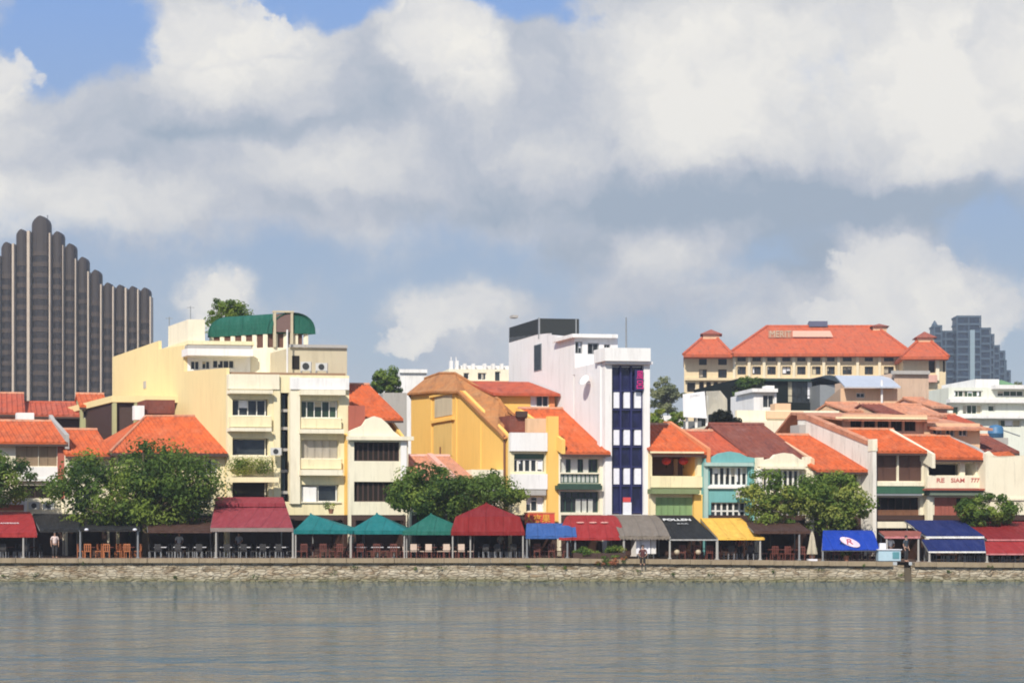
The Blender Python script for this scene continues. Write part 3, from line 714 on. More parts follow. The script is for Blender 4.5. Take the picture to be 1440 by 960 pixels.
    TV = lambda u, d, z: h.tf(u - sh * (d - d0), d, z)
    c = MB(TV); c.box(uL - .25, uR + .3, d0 - .12, d1 + .2, zt - .3, zf - .003); c.box(uR + .303, uR + 1.4, d0 + .3, d1, zt - .3, zf - .5); c.build('terrace_base', M_CREAMY, h.root)
    n = 4; spots = [(uL + (uR - uL) * i / n, d0 + .1) for i in range(n + 1)] + [(uL + .02, d0 + .1 + (d1 - d0 - .2) * i / 5) for i in range(1, 6)]
    for (a, dd) in spots:
        c = MB(TV); c.box(a - .07, a + .07, dd - .07, dd + .07, zf, zc + .05); c.build('column', M_CREAMY, h.root)
    c = MB(TV); c.box(uL + .2, uR - .1, d0 + .22, d0 + .26, zf, zc); c.box(uL + .16, uL + .2, d0 + .27, d1, zf, zc); c.build('screen', plain('brown_screen', (0.12, 0.05, 0.03), .7), h.root)
    prof = []; k = 14; cu = (uL + uR) / 2; ru = (uR - uL) / 2 + .12
    for i in range(k + 1):
        an = math.pi * i / k; prof.append((cu - math.cos(an) * ru, zc + math.sin(an) ** .8 * (zp - zc)))
    c = MB(TV)
    for i in range(k):
        a, e = prof[i], prof[i + 1]
        c.add([(a[0], d0 - .3, a[1]), (e[0], d0 - .3, e[1]), (e[0], d1, e[1]), (a[0], d1, a[1])], [(0, 1, 2, 3)])
        c.add([(a[0], d0 - .3, a[1] - .05), (e[0], d0 - .3, e[1] - .05), (e[0], d1, e[1] - .05), (a[0], d1, a[1] - .05)], [(3, 2, 1, 0)])
    vm = fabric('green_canvas', (0.010, 0.098, 0.066))
    v = c.build('vault', vm, h.root, smooth=True)
    c = MB(TV); c.prism_d(prof, d0 - .12, d0 - .06); c.build('vault_end', vm, v); c = MB(TV); c.prism_d(prof, d1 - .1, d1 - .05); c.build('vault_end', vm, v)
    c = h.mb(); c.box(h.u(388, d0 - .25), h.u(409, d0 - .25), d0 - .25, d0 - .13, zc + .1, h.zs(440, d0)); c.build('vault_panel', plain('brown_panel', (0.16, 0.09, 0.075), .6), v)
    c = h.mb(); c.box(h.u(385, d0 - .3), h.u(388, d0 - .3), d0 - .34, d0 - .14, zf, h.zs(438, d0)); c.box(h.u(409, d0 - .3), h.u(412, d0 - .3), d0 - .34, d0 - .14, zf, h.zs(438, d0))
    c.box(h.u(384, d0 - .3), h.u(413, d0 - .3), d0 - .36, d0 - .13, h.zs(438, d0), h.zs(435.5, d0)); c.build('porch_frame', M_BEIGE, v)
    # roof parapets and tank room on the right
    c = h.mb(); dd = 4.5; c.box(h.u(409, dd), h.u(488, dd), dd, dd + 7, zt - .3, h.zs(487, dd)); c.build('tank_room', M_BEIGE, h.root)
    h.box('cornice', M_GREY, 408, 489, 484.5, 488.5, dd - .25, dd - .004)
    h.box('doorway', M_DARK, 411, 421, 500, 519, dd - .05, dd - .003)
    c = MB(); c.tube(h.tf(h.u(404, 3.5), 3.5, zt - .2), h.tf(h.u(404, 3.5), 3.5, h.zs(462, 3.5)), .07); c.build('vent_pipe', M_WHITE, h.root)
    c = h.mb(); c.box(h.u(322), h.u(490), .5, 1.4, zt + .004, zt + .22); c.build('pipe_run', plain('rusty_pipe', (0.30, 0.18, 0.10), .7), h.root)
    # ledge and gallery at the rear left; a dark solid paints its shaded opening
    dl0, dl1 = h.dep(250), h.dep(150)
    c = h.mb(); c.box(-5.2, -.003, dl0, dl1, h.zs(566, dl0), h.zs(557, dl0)); c.build('rear_ledge', M_YSIDE, h.root)
    c = h.mb(); c.box(-5.0, -.3, dl0 + .4, dl1, 0, h.zs(566, dl0) - .01); c.build('rear_gallery_shade', M_DWOOD_SHADE, h.root)
    c = h.mb()
    for a in (-5.1, -3.4, -1.5): c.box(a, a + .3, dl0 + .05, dl0 + .35, 2, h.zs(566, dl0) - .005)
    c.build('gallery_post', paint('olive_plaster', (0.42, 0.42, 0.22)), h.root)
    c = h.mb(); dw = h.dep(204); c.box(-.06, -.003, dw - .3, dw + .3, h.zs(546, dw), h.zs(536, dw)); c.build('vent', M_GREY, h.root)
tall_cream()

def house_curved_gable():
    h = House('shophouse', 'cream shophouse with curved gable parapet and dark barred windows behind the teal tents', 'house', 491, 574, phi=28)
    h.window(498, 563, 621, 648, 9, 1, M_DWOOD_SHADE, M_DARK, bar=.1, recess=.3); h.window(498, 563, 677, 705, 9, 1, M_DWOOD_SHADE, M_DARK, bar=.1, recess=.3)
    h.shop(); zt = h.z(616)
    rf, rg, ze = h.roof(588, 541, 8.0, M_TILE, dfront=1.2)
    h.body(M_CREAMY, zt, 16, (8, rg[1]), M_YEL)
    pts = [(491, 616), (491, 606), (500, 602), (510, 598), (516, 589), (526, 585), (536, 588), (545, 596), (553, 606), (562, 613), (573, 615), (573, 616)]
    b = h.mb(); b.prism_d([(h.u(p), h.z(q, p) + .003) for p, q in pts], -.05, .32); b.build('gable_parapet', M_CREAMY, h.root)
    h.box('cornice', M_CREAMY, 490, 582, 613, 618.5, -.5, -.06)
    b = h.mb(); b.box(h.u(491, .4), h.u(514, .4), .5, .62, h.z(606, 500, .5), h.z(570, 500, .5)); b.build('timber_screen', M_REDW, h.root)
    h.box('pilaster', M_WHITE, 564, 572, 619, 706, -.12, -.004)
    return h
house_curved_gable()

def house_red_roofs():
    h = House('shophouse', 'low shophouse with faded pinkish red roof in front of the ochre yellow side wall', 'house', 576, 716, D=106, phi=26)
    h.shop(); h.window(590, 650, 690, 706, 6, 1, M_WSH, M_GLASS); h.window(668, 706, 684, 704, 4, 1, M_WSH, M_GLASS)
    rf, rg, ze = h.roof(672, 641, 4.0, M_TILEP, cap=M_PINK, u1=h.u(662), px=620); h.body(M_CREAMY, ze - .05, 5)
    h.box('parapet', M_CREAMY, 663, 715, 660, 674, -.12, 1.5)
    b = h.mb(); u = h.u(612, 2); b.prism_u([(-.9, h.zs(668, -.9, u)), (3.6, h.zs(637, 3.6, u)), (3.6, h.zs(641, 3.6, u) - .1), (-.9, h.zs(672, -.9, u) - .1)], u, u + .4); b.build('party_wall', M_PINK, h.root)
    h.box('parapet_block', M_PEACH, 600, 612, 640, 668, 3.7, 4.6)
house_red_roofs()

def tall_yellow():
    h = House('yellow_building', 'ochre yellow building with blank curved top side wall under a brown roof', 'building', 717, 786, D=106, phi=27)
    h.window(723, 767, 645, 663, 5, 1, M_WFRAME, M_GLASS, recess=.45, bar=.13)
    h.window(740, 766, 698, 719, 3, 2, M_WFRAME, M_GLASS, recess=.3, split=.72)
    h.box('blind', M_GRNSH, 723, 767, 638, 644.6, .25, .3)
    h.holes.append(h.rect(723, 767, 637.5, 645))
    h.box('hood', M_GREY, 738, 768, 688.5, 696, -.35, -.004)
    h.box('parapet', M_WHITE, 718.5, 770, 608, 634, -.3, -.004); h.box('spandrel', M_WHITE, 720, 770, 666, 687.5, -.3, -.004)
    h.box('pier', M_YEL, 771, 785.5, 585, 735, -.35, -.004)
    h.shop()
    pts = [(717, 613), (706, 604), (684, 583), (650, 549), (614, 548.5), (578, 552)]
    dz = [(max(.302, h.dep(p)), h.zs(q, h.dep(p))) for p, q in pts]
    D1 = dz[-1][0]; W = h.W; zt = h.z(609)
    b = h.mb(); b.wall(0, W, -.3, zt, 0, .3, h.holes, 0)
    b.prism_u([(.302, 3.0), (D1, 3.0)] + dz[::-1], 0, .25, 1); b.prism_u([(.302, -.3), (D1, -.3), (D1, 2.998), (.302, 2.998)], 0, .25, 2)  # wall foot painted dark, standing for ground-floor shade
    b.prism_u([(.302, 3.0), (D1, 3.0), (D1, zt + 2), (.302, zt)], W - .25, W, 1); b.prism_u([(.302, -.3), (D1, -.3), (D1, 2.998), (.302, 2.998)], W - .25, W, 2)  # right wall foot carries the same painted shade
    b.box(.252, W - .252, D1 - .25, D1, -.3, zt, 1); b.box(.252, W - .252, .302, D1 - .252, zt - .6, zt - .4, 1)
    b.build('wall', [M_CREAM, M_YEL, M_DWOOD_SHADE], h.root)
    # mansard-like roof that rises from the side wall
    rp = [(717, 601), (711, 577), (702, 562), (640, 525), (618, 525), (598, 532)]
    uu = 1.9; rz = [(max(.302, h.dep(p, uu)), h.zs(q, h.dep(p, uu), uu)) for p, q in rp]
    b = h.mb(); n = len(dz)
    for i in range(n - 1):
        a, e = dz[i], dz[i + 1]; c, g = rz[i], rz[i + 1]
        b.add([(-.35, a[0], a[1] - .06), (-.35, e[0], e[1] - .06), (uu, g[0], g[1]), (uu, c[0], c[1])], [(0, 1, 2, 3)])
        b.add([(-.35, a[0], a[1] - .22), (-.35, e[0], e[1] - .22), (-.35, e[0], e[1] - .06), (-.35, a[0], a[1] - .06)], [(0, 1, 2, 3)])
        b.add([(-.35, a[0], a[1] - .22), (-.35, e[0], e[1] - .22), (.02, e[0], e[1] - .1), (.02, a[0], a[1] - .1)], [(0, 1, 2, 3)])
        b.add([(uu, c[0], c[1]), (uu, g[0], g[1]), (W, g[0], min(g[1], zt + 3) - 1.6), (W, c[0], min(c[1], zt + 2.6) - 1.2)], [(0, 1, 2, 3)])
    b.add([(-.35, dz[-1][0], dz[-1][1] - .1), (uu, rz[-1][0], rz[-1][1]), (W, rz[-1][0], zt)], [(0, 1, 2)])
    r = b.build('roof', M_TILEB, h.root)
    b = MB()
    for i in range(n - 1): b.tube(h.tf(uu, *rz[i]), h.tf(uu, *rz[i + 1]), .14)
    b.build('ridge_cap', M_TILEB, r)
    # shallow recessed bays on the side wall
    for (x0, x1, a, e, m) in ((612, 636, 553, 583, M_BEIGE), (611, 636, 592, 640, paint('pale_ochre_plaster', (0.72, 0.50, 0.17)))):
        q0, q1 = h.dep(x1), h.dep(x0); b = h.mb(); b.box(-.05, -.004, q0, q1, h.zs(e, q0), h.zs(a, q0)); b.build('blind_bay', m, h.root)
    for (x0, x1, a, e) in ((609, 640, 586, 590), (607, 640, 549.5, 552.5)):
        q0, q1 = h.dep(x1), h.dep(x0); b = h.mb(); b.box(-.22, -.004, q0, q1, h.zs(e, q0), h.zs(a, q0)); b.build('string_course', M_YEL, h.root)
    for px in (642, 676, 607): 
        q = h.dep(px); b = h.mb(); b.box(-.09, -.003, q - .12, q + .12, h.zs(660, q), h.zs(596 if px > 650 else 556, q)); b.build('pilaster', M_YEL, h.root)
    b = MB(); q = h.dep(712); b.tube(h.tf(-.15, q, 0.5), h.tf(-.15, q, h.zs(612, q)), .08); b.build('drainpipe', plain('brown_pipe', (0.2, .09, .05), .6), h.root); b = MB(); q = h.dep(621); b.tube(h.tf(-.12, q, h.zs(660, q)), h.tf(-.12, q, h.zs(628, q)), .06); b.build('drainpipe', plain('brown_pipe', (0.2, .09, .05), .6), h.root)
    # solid dark block paints the shade of a recess behind the parapet
    h.box('recess_shade', M_TILED, 716, 741, 584, 607.5, 1.5, 4.5); h.box('recess_lid', M_DWOOD_SHADE, 727, 742, 578, 586, 1.2, 1.45)
    h.box('side_parapet', M_PEACH, 741, 771, 588, 608, 1.0, 1.3)
tall_yellow()

def house_green_shutters():
    h = House('shophouse', 'shophouse with dark green shutter galleries and bright orange roof left of the white tower', 'house', 786, 850, D=106, phi=26)
    h.window(788, 843, 645, 664, 7, 1, M_GRNSH, M_GLASS, recess=.35, shut=[(.05, .18, 0, 1), (.30, .48, 0, 1), (.62, .76, 0, 1)], shm=M_WSH)
    h.window(788, 843, 666, 679, 9, 1, M_GRNSH, M_WSH, recess=.2)
    h.window(788, 843, 691, 720, 6, 2, M_GRNSH, M_GLASS, recess=.3, shut=[(.42, .55, 0, .65), (.58, .70, 0, .65), (.74, .86, 0, .65)], shm=M_WSH, split=.68)
    h.box('pent_roof', M_GRNSH, 786, 847, 682, 688, -.65, -.004); h.box('gallery_floor', M_GRNSH, 787, 845, 679.5, 682, -.35, -.004)
    h.shop(); rf, rg, ze = h.roof(635.5, 575, 6.6, M_TILE); h.body(M_CREAMY, ze - .05, 14, rg, M_YEL)
    u = -.16; h.firewall(u, [(-.75, h.zs(618, -.75, u)), (2.2, h.zs(600, 2.2, u)), (7, h.zs(572, 7, u))], M_YEL, .28)
    # attic room behind the ridge
    d0 = 7.4; a = h.mb(); zlow = h.zs(600, d0); r = h.rect(698, 779, 553, 600, d0); a.wall(r[0], r[1], zlow - 3, r[3], d0, d0 + .2, [h.rect(746, 772, 556, 572, d0)], 0)
    a.box(r[0], r[0] + .2, d0 + .202, d0 + 6, zlow - 3, r[3]); a.box(r[1] - .2, r[1], d0 + .202, d0 + 6, zlow - 3, r[3]); a.build('attic', [M_YEL], h.root)
    sv, h.holes = h.holes, []; h.window(746, 772, 556, 572, 3, 1, M_WFRAME, M_GLASS, d=d0, recess=.1); h.holes = sv
    h.box('attic_cheek', M_ORW, 773.5, 780, 552, 600, d0 - .06, d0 - .004)
    b = h.mb(); ua, ub = h.u(690, d0), h.u(783, d0); z0 = h.zs(552, d0); z1 = h.zs(536, d0 + 5)
    b.prism_u([(d0 - .6, z0 - .1), (d0 + 5, z1), (d0 + 7, z0), (d0 + 7, z0 - .2), (d0 + 5, z1 - .2), (d0 - .6, z0 - .3)], ua, ub); b.build('attic_roof', M_TILER, h.root)
house_green_shutters()

def white_tower():
    h = House('white_building', 'tall narrow white building with navy blue glazed front and black rooftop enclosure', 'building', 851, 914, D=106, phi=25)
    fx0, fx1 = 860.5, 905.5
    h.holes.append(h.rect(fx0, fx1, 513, 723))
    u0, u1, z0, z1 = h.rect(fx0, fx1, 513, 723)
    b = h.mb(); b.box(u0, u1, .45, .55, z0, z1); b.build('curtain_wall', M_NAVYG, h.root)
    b = h.mb(); cols = [860.5, 874.8, 889.8, 905.5]
    for c in cols: u = h.u(c); b.box(u - .06, u + .06, .2, .449, z0, z1)
    for py in (513.5, 549, 575.5, 602, 627.5, 656, 682.5, 720):
        z = h.z(py, 883); b.box(u0 + .062, u1 - .062, .24, .445, z - .05, z + .05)
    b.build('mullion', M_NAVY, h.root)
    for (a, e) in ((551, 573.5), (604, 625.5), (658, 680.5)):
        for c0, c1 in ((863.3, 872.6), (877.6, 887.4), (892.6, 903.0)):
            h.box('blind', M_BLIND, c0, c1, a, e, .30, .43)
    h.box('banner', M_BLIND, 876.3, 888, 706, 723, .1, .15, label='white banner with red top'); h.box('banner_head', plain('red_banner', (.6, .06, .06), .7), 876.3, 887, 699, 705.6, .1, .15)
    h.box('sign_board', M_NAVY, 893, 904.5, 520, 548.5, -.12, -.05)
    text_mesh('風', .52, plain('magenta_sign', (.75, .02, .22), .5), h.root, h.tf(h.u(898.8), -.14, h.z(527.5, 899)), h.U, (0, 0, 1), 'sign_character', height=.62)
    text_mesh('呂', .52, MATS['magenta_sign'], h.root, h.tf(h.u(898.8), -.14, h.z(541, 899)), h.U, (0, 0, 1), 'sign_character', height=.62)
    h.shop()
    W = h.W; dU = h.dep(808); dB = h.dep(715.5); zf = h.z(508)
    b = h.mb(); b.wall(0, W, -.3, zf, 0, .3, h.holes, 0)
    b.prism_u([(.302, -.3), (dU, -.3), (dU, zf), (.302, zf)], 0, .25, 1); b.prism_u([(.302, -.3), (dU, -.3), (dU, zf), (.302, zf)], W - .25, W, 1)
    b.box(.252, W - .252, .302, dU, zf - .4, zf - .2, 0)
    zu = h.zs(473, dU)
    wh = [h.rect(809, 819, 480, 497, dU), h.rect(826.5, 842.5, 482, 498, dU), h.rect(849.5, 858.5, 484, 491, dU)]
    b.wall(0, W, zf - .5, zu, dU + .002, dU + .25, wh, 1)
    b.prism_u([(dU + .252, -.3), (dB, -.3), (dB, h.zs(474.5, dB)), (h.dep(772), h.zs(468.5, h.dep(772))), (h.dep(771), h.zs(470.5, h.dep(771))), (dU + .252, zu)], 0, .25, 1)
    b.prism_u([(dU + .252, -.3), (dB, -.3), (dB, zu - .3), (dU + .252, zu)], W - .25, W, 1)
    b.box(.252, W - .252, dB - .25, dB, -.3, zu - .2, 1); b.box(.252, W - .252, dU + .252, dB - .252, zu - .5, zu - .3, 1)
    b.build('wall', [M_WHITE, M_LILAC], h.root)
    sv, h.holes = h.holes, []
    for q in ((809, 819, 480, 497), (826.5, 842.5, 482, 498), (849.5, 858.5, 484, 491)): h.window(*q, 2, 1, M_STEEL, M_GLASS, d=dU, recess=.15)
    h.holes = sv
    h.box('roof_slab', M_WHITE, 805, 869, 469.5, 474.5, dU - .5, dU + 3)
    h.box('cornice', M_WHITE, 850.5, 915, 489, 507.5, -.55, 1.2); h.box('cornice', M_LILAC, 852, 918, 507.8, 511.5, -.35, -.004)
    b = MB(); q = 1.5; b.tube(h.tf(h.u(880.5, q), q, zf), h.tf(h.u(880.5, q), q, h.zs(446, q, 1.6)), .09, .05); b.build('mast', M_STEEL, h.root)
    # black louvred plant enclosure on the roof
    dE = h.dep(758); d1 = dB - .1; ue = h.u(814, dE); zb = h.zs(476, dE); zt = h.zs(447.5, dE)
    b = h.mb(); b.box(.02, ue, dE, d1, zb, zt)
    en = b.build('roof_enclosure', M_BLACK, h.root)
    b = h.mb()
    for i in range(14): z = zb + .4 + (zt - zb - .4) * i / 14; b.box(.0, ue + .02, dE - .04, dE - .003, z, z + .05); b.box(-.03, .017, dE, d1, z, z + .05)
    b.build('louvre', plain('dark_louvre', (.05, .055, .052), .5), en)
    b = h.mb(); b.box(-.05, .06, dE - .06, dE + .06, zb, zt + .05); b.box(ue - .3, ue - .2, dE - .06, dE - .005, zb, zt + .03); b.build('post', M_STEEL, en)
    h.box('roof_vent', M_GREY, 721, 729, 443, 446.5, d1 - .8, d1 - .2)
    q = h.dep(757); b = h.mb(); b.box(-.05, -.004, h.dep(762), h.dep(751.5), h.zs(521, q), h.zs(484, q)); w = b.build('window', M_STEEL, h.root)
    b = h.mb(); b.box(-.062, -.052, h.dep(761.2), h.dep(752.3), h.zs(520, q), h.zs(485, q)); b.build('pane', M_GLASS, w)
    # satellite dish on the side wall
    q = h.dep(831); b = MB(); c = h.tf(-.45, q, h.zs(536, q)); b.lathe((0, 0, 0), [(.02, 0), (.28, .05), (.46, .15), (.47, .17), (.27, .09), (.02, .04)], 16)
    mt = Vector((-.6, -.6, .5)).to_track_quat('Z', 'Y').to_matrix(); b.v = [mt @ p + c for p in b.v]; b.tube(c, c + Vector((.42, .15, -.2)), .03); b.build('satellite_dish', M_WHITE, h.root, smooth=True)
    b = h.mb(); q0, q1 = h.dep(846), h.dep(842); b.box(-.12, -.003, q0, q1, 2, h.zs(510, q0)); b.build('downpipe', M_LILAC, h.root)
white_tower()

def loggia_house():
    h = House('shophouse', 'yellow shophouse with an open balcony hung with two red lanterns right of the white tower', 'house', 915, 989, D=106, phi=22)
    r = h.rect(917, 980, 637, 669); h.holes.append(r)
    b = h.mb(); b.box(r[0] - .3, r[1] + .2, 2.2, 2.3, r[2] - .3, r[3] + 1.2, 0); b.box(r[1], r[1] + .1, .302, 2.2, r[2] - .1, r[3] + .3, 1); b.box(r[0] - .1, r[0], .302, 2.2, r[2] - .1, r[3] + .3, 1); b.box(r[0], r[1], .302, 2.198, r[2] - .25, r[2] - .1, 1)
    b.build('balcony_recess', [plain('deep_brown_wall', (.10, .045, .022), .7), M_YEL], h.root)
    h.box('door_leaf', M_BEISH, 948, 953, 645, 668, 2.05, 2.19)
    h.window(922, 974, 699, 724, 1, 1, M_PGRNSH, M_DARK, recess=.2, shut=[(i / 6, (i + 1) / 6, 0, 1) for i in range(6)], shm=M_PGRNSH)
    h.box('balcony_front', M_CREAM, 915.5, 988, 669.5, 685, -.2, -.004); h.box('pent_awning', paint('moss_green_paint', (.20, .25, .12)), 917, 984, 687, 694, -.75, -.004)
    h.box('pier', M_YEL, 976, 988, 695, 735, -.25, -.004); h.box('pier', M_CREAM, 981, 989, 637, 669, -.06, -.004)
    h.shop(); rf, rg, ze = h.roof(636, 597, 5.2, M_TILE, over=.6); h.body(M_CREAM, ze - .05, 13, rg, M_YEL)
    h.box('gutter', M_CREAM, 915, 990, 634.5, 637, -.75, -.62)
    u = h.W - .05; h.firewall(u, [(-.7, h.zs(630, -.7, u)), (5.4, h.zs(592, 5.4, u)), (6.2, h.zs(592, 6.2, u))], M_ORW, .25)
    for px in (937, 961):
        c = h.O + h.tf(h.u(px, .9), .9, h.z(647.5, px, .9))
        t = thing('lantern', 'red paper lantern, %s of the two on the yellow balcony' % ('left' if px < 950 else 'right'), 'lantern', c, 'red lanterns on the yellow balcony')
        b = MB(); b.lathe((0, 0, -.3), [(.10, 0), (.30, .10), (.37, .28), (.30, .46), (.10, .56)], 12); b.build('shade', plain('lantern_red', (.55, .025, .02), .6), t, smooth=True)
        b = MB(); b.tube((0, 0, .26), (0, 0, .75), .012); b.tube((0, 0, -.3), (0, 0, -.55), .02, .05); b.build('cord', M_DARK, t)
loggia_house()

def pediment(h, pts, m, name='pediment', d0=-.08, d1=.3):
    b = h.mb(); b.prism_d([(h.u(p), h.z(q, p) + .003) for p, q in pts], d0, d1); return b.build(name, m, h.root)
def teal_house():
    h = House('shophouse', 'teal shophouse with curved pediment and white barred windows', 'house', 990, 1063, D=106, phi=22)
    h.window(998, 1053, 656, 682, 7, 1, M_WFRAME, M_GLASS, recess=.3, bar=.14, sill=M_WHITE); h.window(1000, 1050, 706, 730, 6, 2, M_WFRAME, M_GLASS, recess=.25, bar=.12)
    h.shop(); zt = h.z(650); rf, rg, ze = h.roof(640, 606, 5.4, M_TILER, dfront=.6); h.body(M_TEAL, zt, 13, rg)
    pediment(h, [(990.5, 650), (990.5, 644), (1003, 642), (1012, 637), (1026, 634.5), (1040, 637), (1050, 642), (1062, 644), (1062, 650)], M_TEAL)
    h.box('cornice', paint('pale_teal_plaster', (.40, .55, .50)), 992, 1060, 650, 655, -.35, -.084); h.box('pier', paint('pale_teal_plaster', (.40, .55, .50)), 990.5, 996, 655.5, 735, -.12, -.004); h.box('pier', M_TEAL, 1056, 1063, 655.5, 735, -.12, -.004)
    h.box('sign_band', M_WHITE, 996, 1056, 683.5, 686.5, -.2, -.004)
teal_house()
def cream_pediment_house():
    h = House('shophouse', 'cream shophouse with stepped pediment under old brown roof between teal house and trees', 'house', 1064, 1141, D=106, phi=24)
    h.window(1074, 1133, 660, 690, 8, 1, M_WFRAME, M_GLASS, recess=.3, bar=.13); h.window(1074, 1133, 706, 728, 8, 1, M_WFRAME, M_GLASS, recess=.3, bar=.12)
    h.shop(); zt = h.z(656); rf, rg, ze = h.roof(644, 597, 6.5, M_TILED, dfront=.6, cap=M_TILED); h.body(M_CREAMY, zt, 14, rg)
    pediment(h, [(1064.5, 656), (1064.5, 643), (1073, 643), (1073, 647), (1085, 644), (1090, 639), (1102, 636.5), (1114, 638), (1124, 645), (1131, 647), (1131, 642), (1140.5, 642), (1140.5, 656)], M_CREAMY)
    h.box('cornice', M_CREAMY, 1072, 1133, 655, 659, -.4, -.084); h.box('pier', M_WHITE, 1064.5, 1072, 659.5, 735, -.15, -.004); h.box('pier', M_CREAMY, 1134, 1141, 659.5, 735, -.15, -.004)
    h.box('ledge', M_CREAMY, 1073, 1133, 692, 696, -.3, -.004)
    u = h.W - .1; h.firewall(u, [(-.2, h.zs(645, -.2, u)), (6.4, h.zs(602, 6.4, u))], M_PEACH, .22)
cream_pediment_house()
def house_behind_trees():
    h = House('shophouse', 'shophouse with bright orange roof half hidden by the right hand pair of trees', 'house', 1142, 1214, D=106, phi=25)
    h.window(1150, 1206, 666, 690, 5, 1, M_DWOOD_SHADE, M_DARK); h.window(1150, 1206, 704, 726, 5, 1, M_WFRAME, M_GLASS)
    h.shop(); rf, rg, ze = h.roof(660.5, 612, 6.6, M_TILE, over=.8); h.body(M_CREAMY, ze - .05, 14, rg)
    u = h.W + .14
    h.firewall(u, [(-.9, h.zs(653, -.9, u)), (6.8, h.zs(603, 6.8, u)), (8.5, h.zs(605, 8.5, u))], M_STW, .3, base=0)
    h.box('roof_tank', M_GREY, 1124, 1146, 597, 612, 7.0, 8.2)
house_behind_trees()
def brown_shutter_house():
    h = House('shophouse', 'shophouse with brown plank shutters over a green pent awning beside the white party wall', 'house', 1222, 1303, D=106, phi=24)
    h.window(1225, 1262, 638, 676, 1, 1, M_DWOOD_SHADE, M_DARK, recess=.25, shut=[(0, .5, 0, 1), (.5, 1, 0, 1)], shm=M_BWOOD); h.window(1264, 1297, 638, 676, 1, 1, M_DWOOD_SHADE, M_DARK, recess=.25, shut=[(0, .5, 0, 1), (.5, 1, 0, 1)], shm=M_BWOOD)
    h.window(1231, 1294, 699, 731, 6, 2, M_DWOOD_SHADE, M_DARK, recess=.3, shut=[(i / 6, (i + 1) / 6, 0, .45) for i in range(6)], shm=shutter_mat('tan_shutter', (.32, .15, .08)), split=.45)
    h.box('sill_band', M_CREAMY, 1222, 1300, 677, 683, -.3, -.004); h.box('pent_awning', paint('bottle_green_paint', (.04, .12, .07)), 1228, 1300, 684, 693.5, -.85, -.004); h.box('gutter', M_STEEL, 1230, 1297, 694, 696.5, -.85, -.7)
    h.box('plinth_band', M_CREAMY, 1224, 1301, 733, 742, -.2, -.004)
    h.shop(); rf, rg, ze = h.roof(634, 604, 4.0, M_TILE); h.body(M_CREAMY, ze - .05, 13, None)
    u = -.3; h.firewall(u, [(-.9, h.zs(628, -.9, u)), (7.4, h.zs(590, 7.4, u)), (8.5, h.zs(590, 8.5, u))], M_STW, .28, base=0)
    b = h.mb(); b.prism_u([(-.4, h.zs(620, -.4, u)), (7.4, h.zs(582, 7.4, u)), (8.5, h.zs(582, 8.5, u)), (8.5, h.zs(590, 8.5, u) + .003), (7.4, h.zs(590, 7.4, u) + .003), (-.4, h.zs(626, -.4, u) + .003)], u - .06, u + .5); b.build('tiled_coping', M_TILEP, h.root)
    b = h.mb(); b.box(-.34, .02, -.95, -.4, h.zs(634, -.9), h.zs(617, -.9)); b.build('parapet_block', M_CREAMY, h.root)
    # attic storey behind the roof, with a long faded roof
    d0 = 4.6; r = h.rect(1186, 1304, 588, 609, d0)
    hl = [h.rect(a, a + 16, 591, 606, d0) for a in (1196, 1215, 1234, 1253, 1272)]
    a = h.mb(); a.wall(r[0], r[1], r[2] - 2, r[3] + .3, d0, d0 + .2, hl, 0); a.build('attic', M_PEACH, h.root)
    sv, h.holes = h.holes, []
    for q in (1196, 1215, 1234, 1253, 1272): h.window(q, q + 16, 591, 606, 2, 1, M_DWOOD_SHADE, M_DARK, d=d0, recess=.12)
    h.holes = sv
    b = h.mb(); z0, z1 = h.zs(588, d0 - 1), h.zs(579.5, d0 + 6); b.prism_u([(d0 - 1.0, z0), (d0 + 6, z1), (d0 + 9, z1 - 2), (d0 + 9, z1 - 2.2), (d0 + 6, z1 - .2), (d0 - 1.0, z0 - .18)], h.u(1176, d0), h.u(1308, d0)); b.build('attic_roof', M_TILEP, h.root)
    h.box('eave_board', M_CREAM, 1176, 1304, 586, 589, d0 - 1.1, d0 - 1.01)
brown_shutter_house()
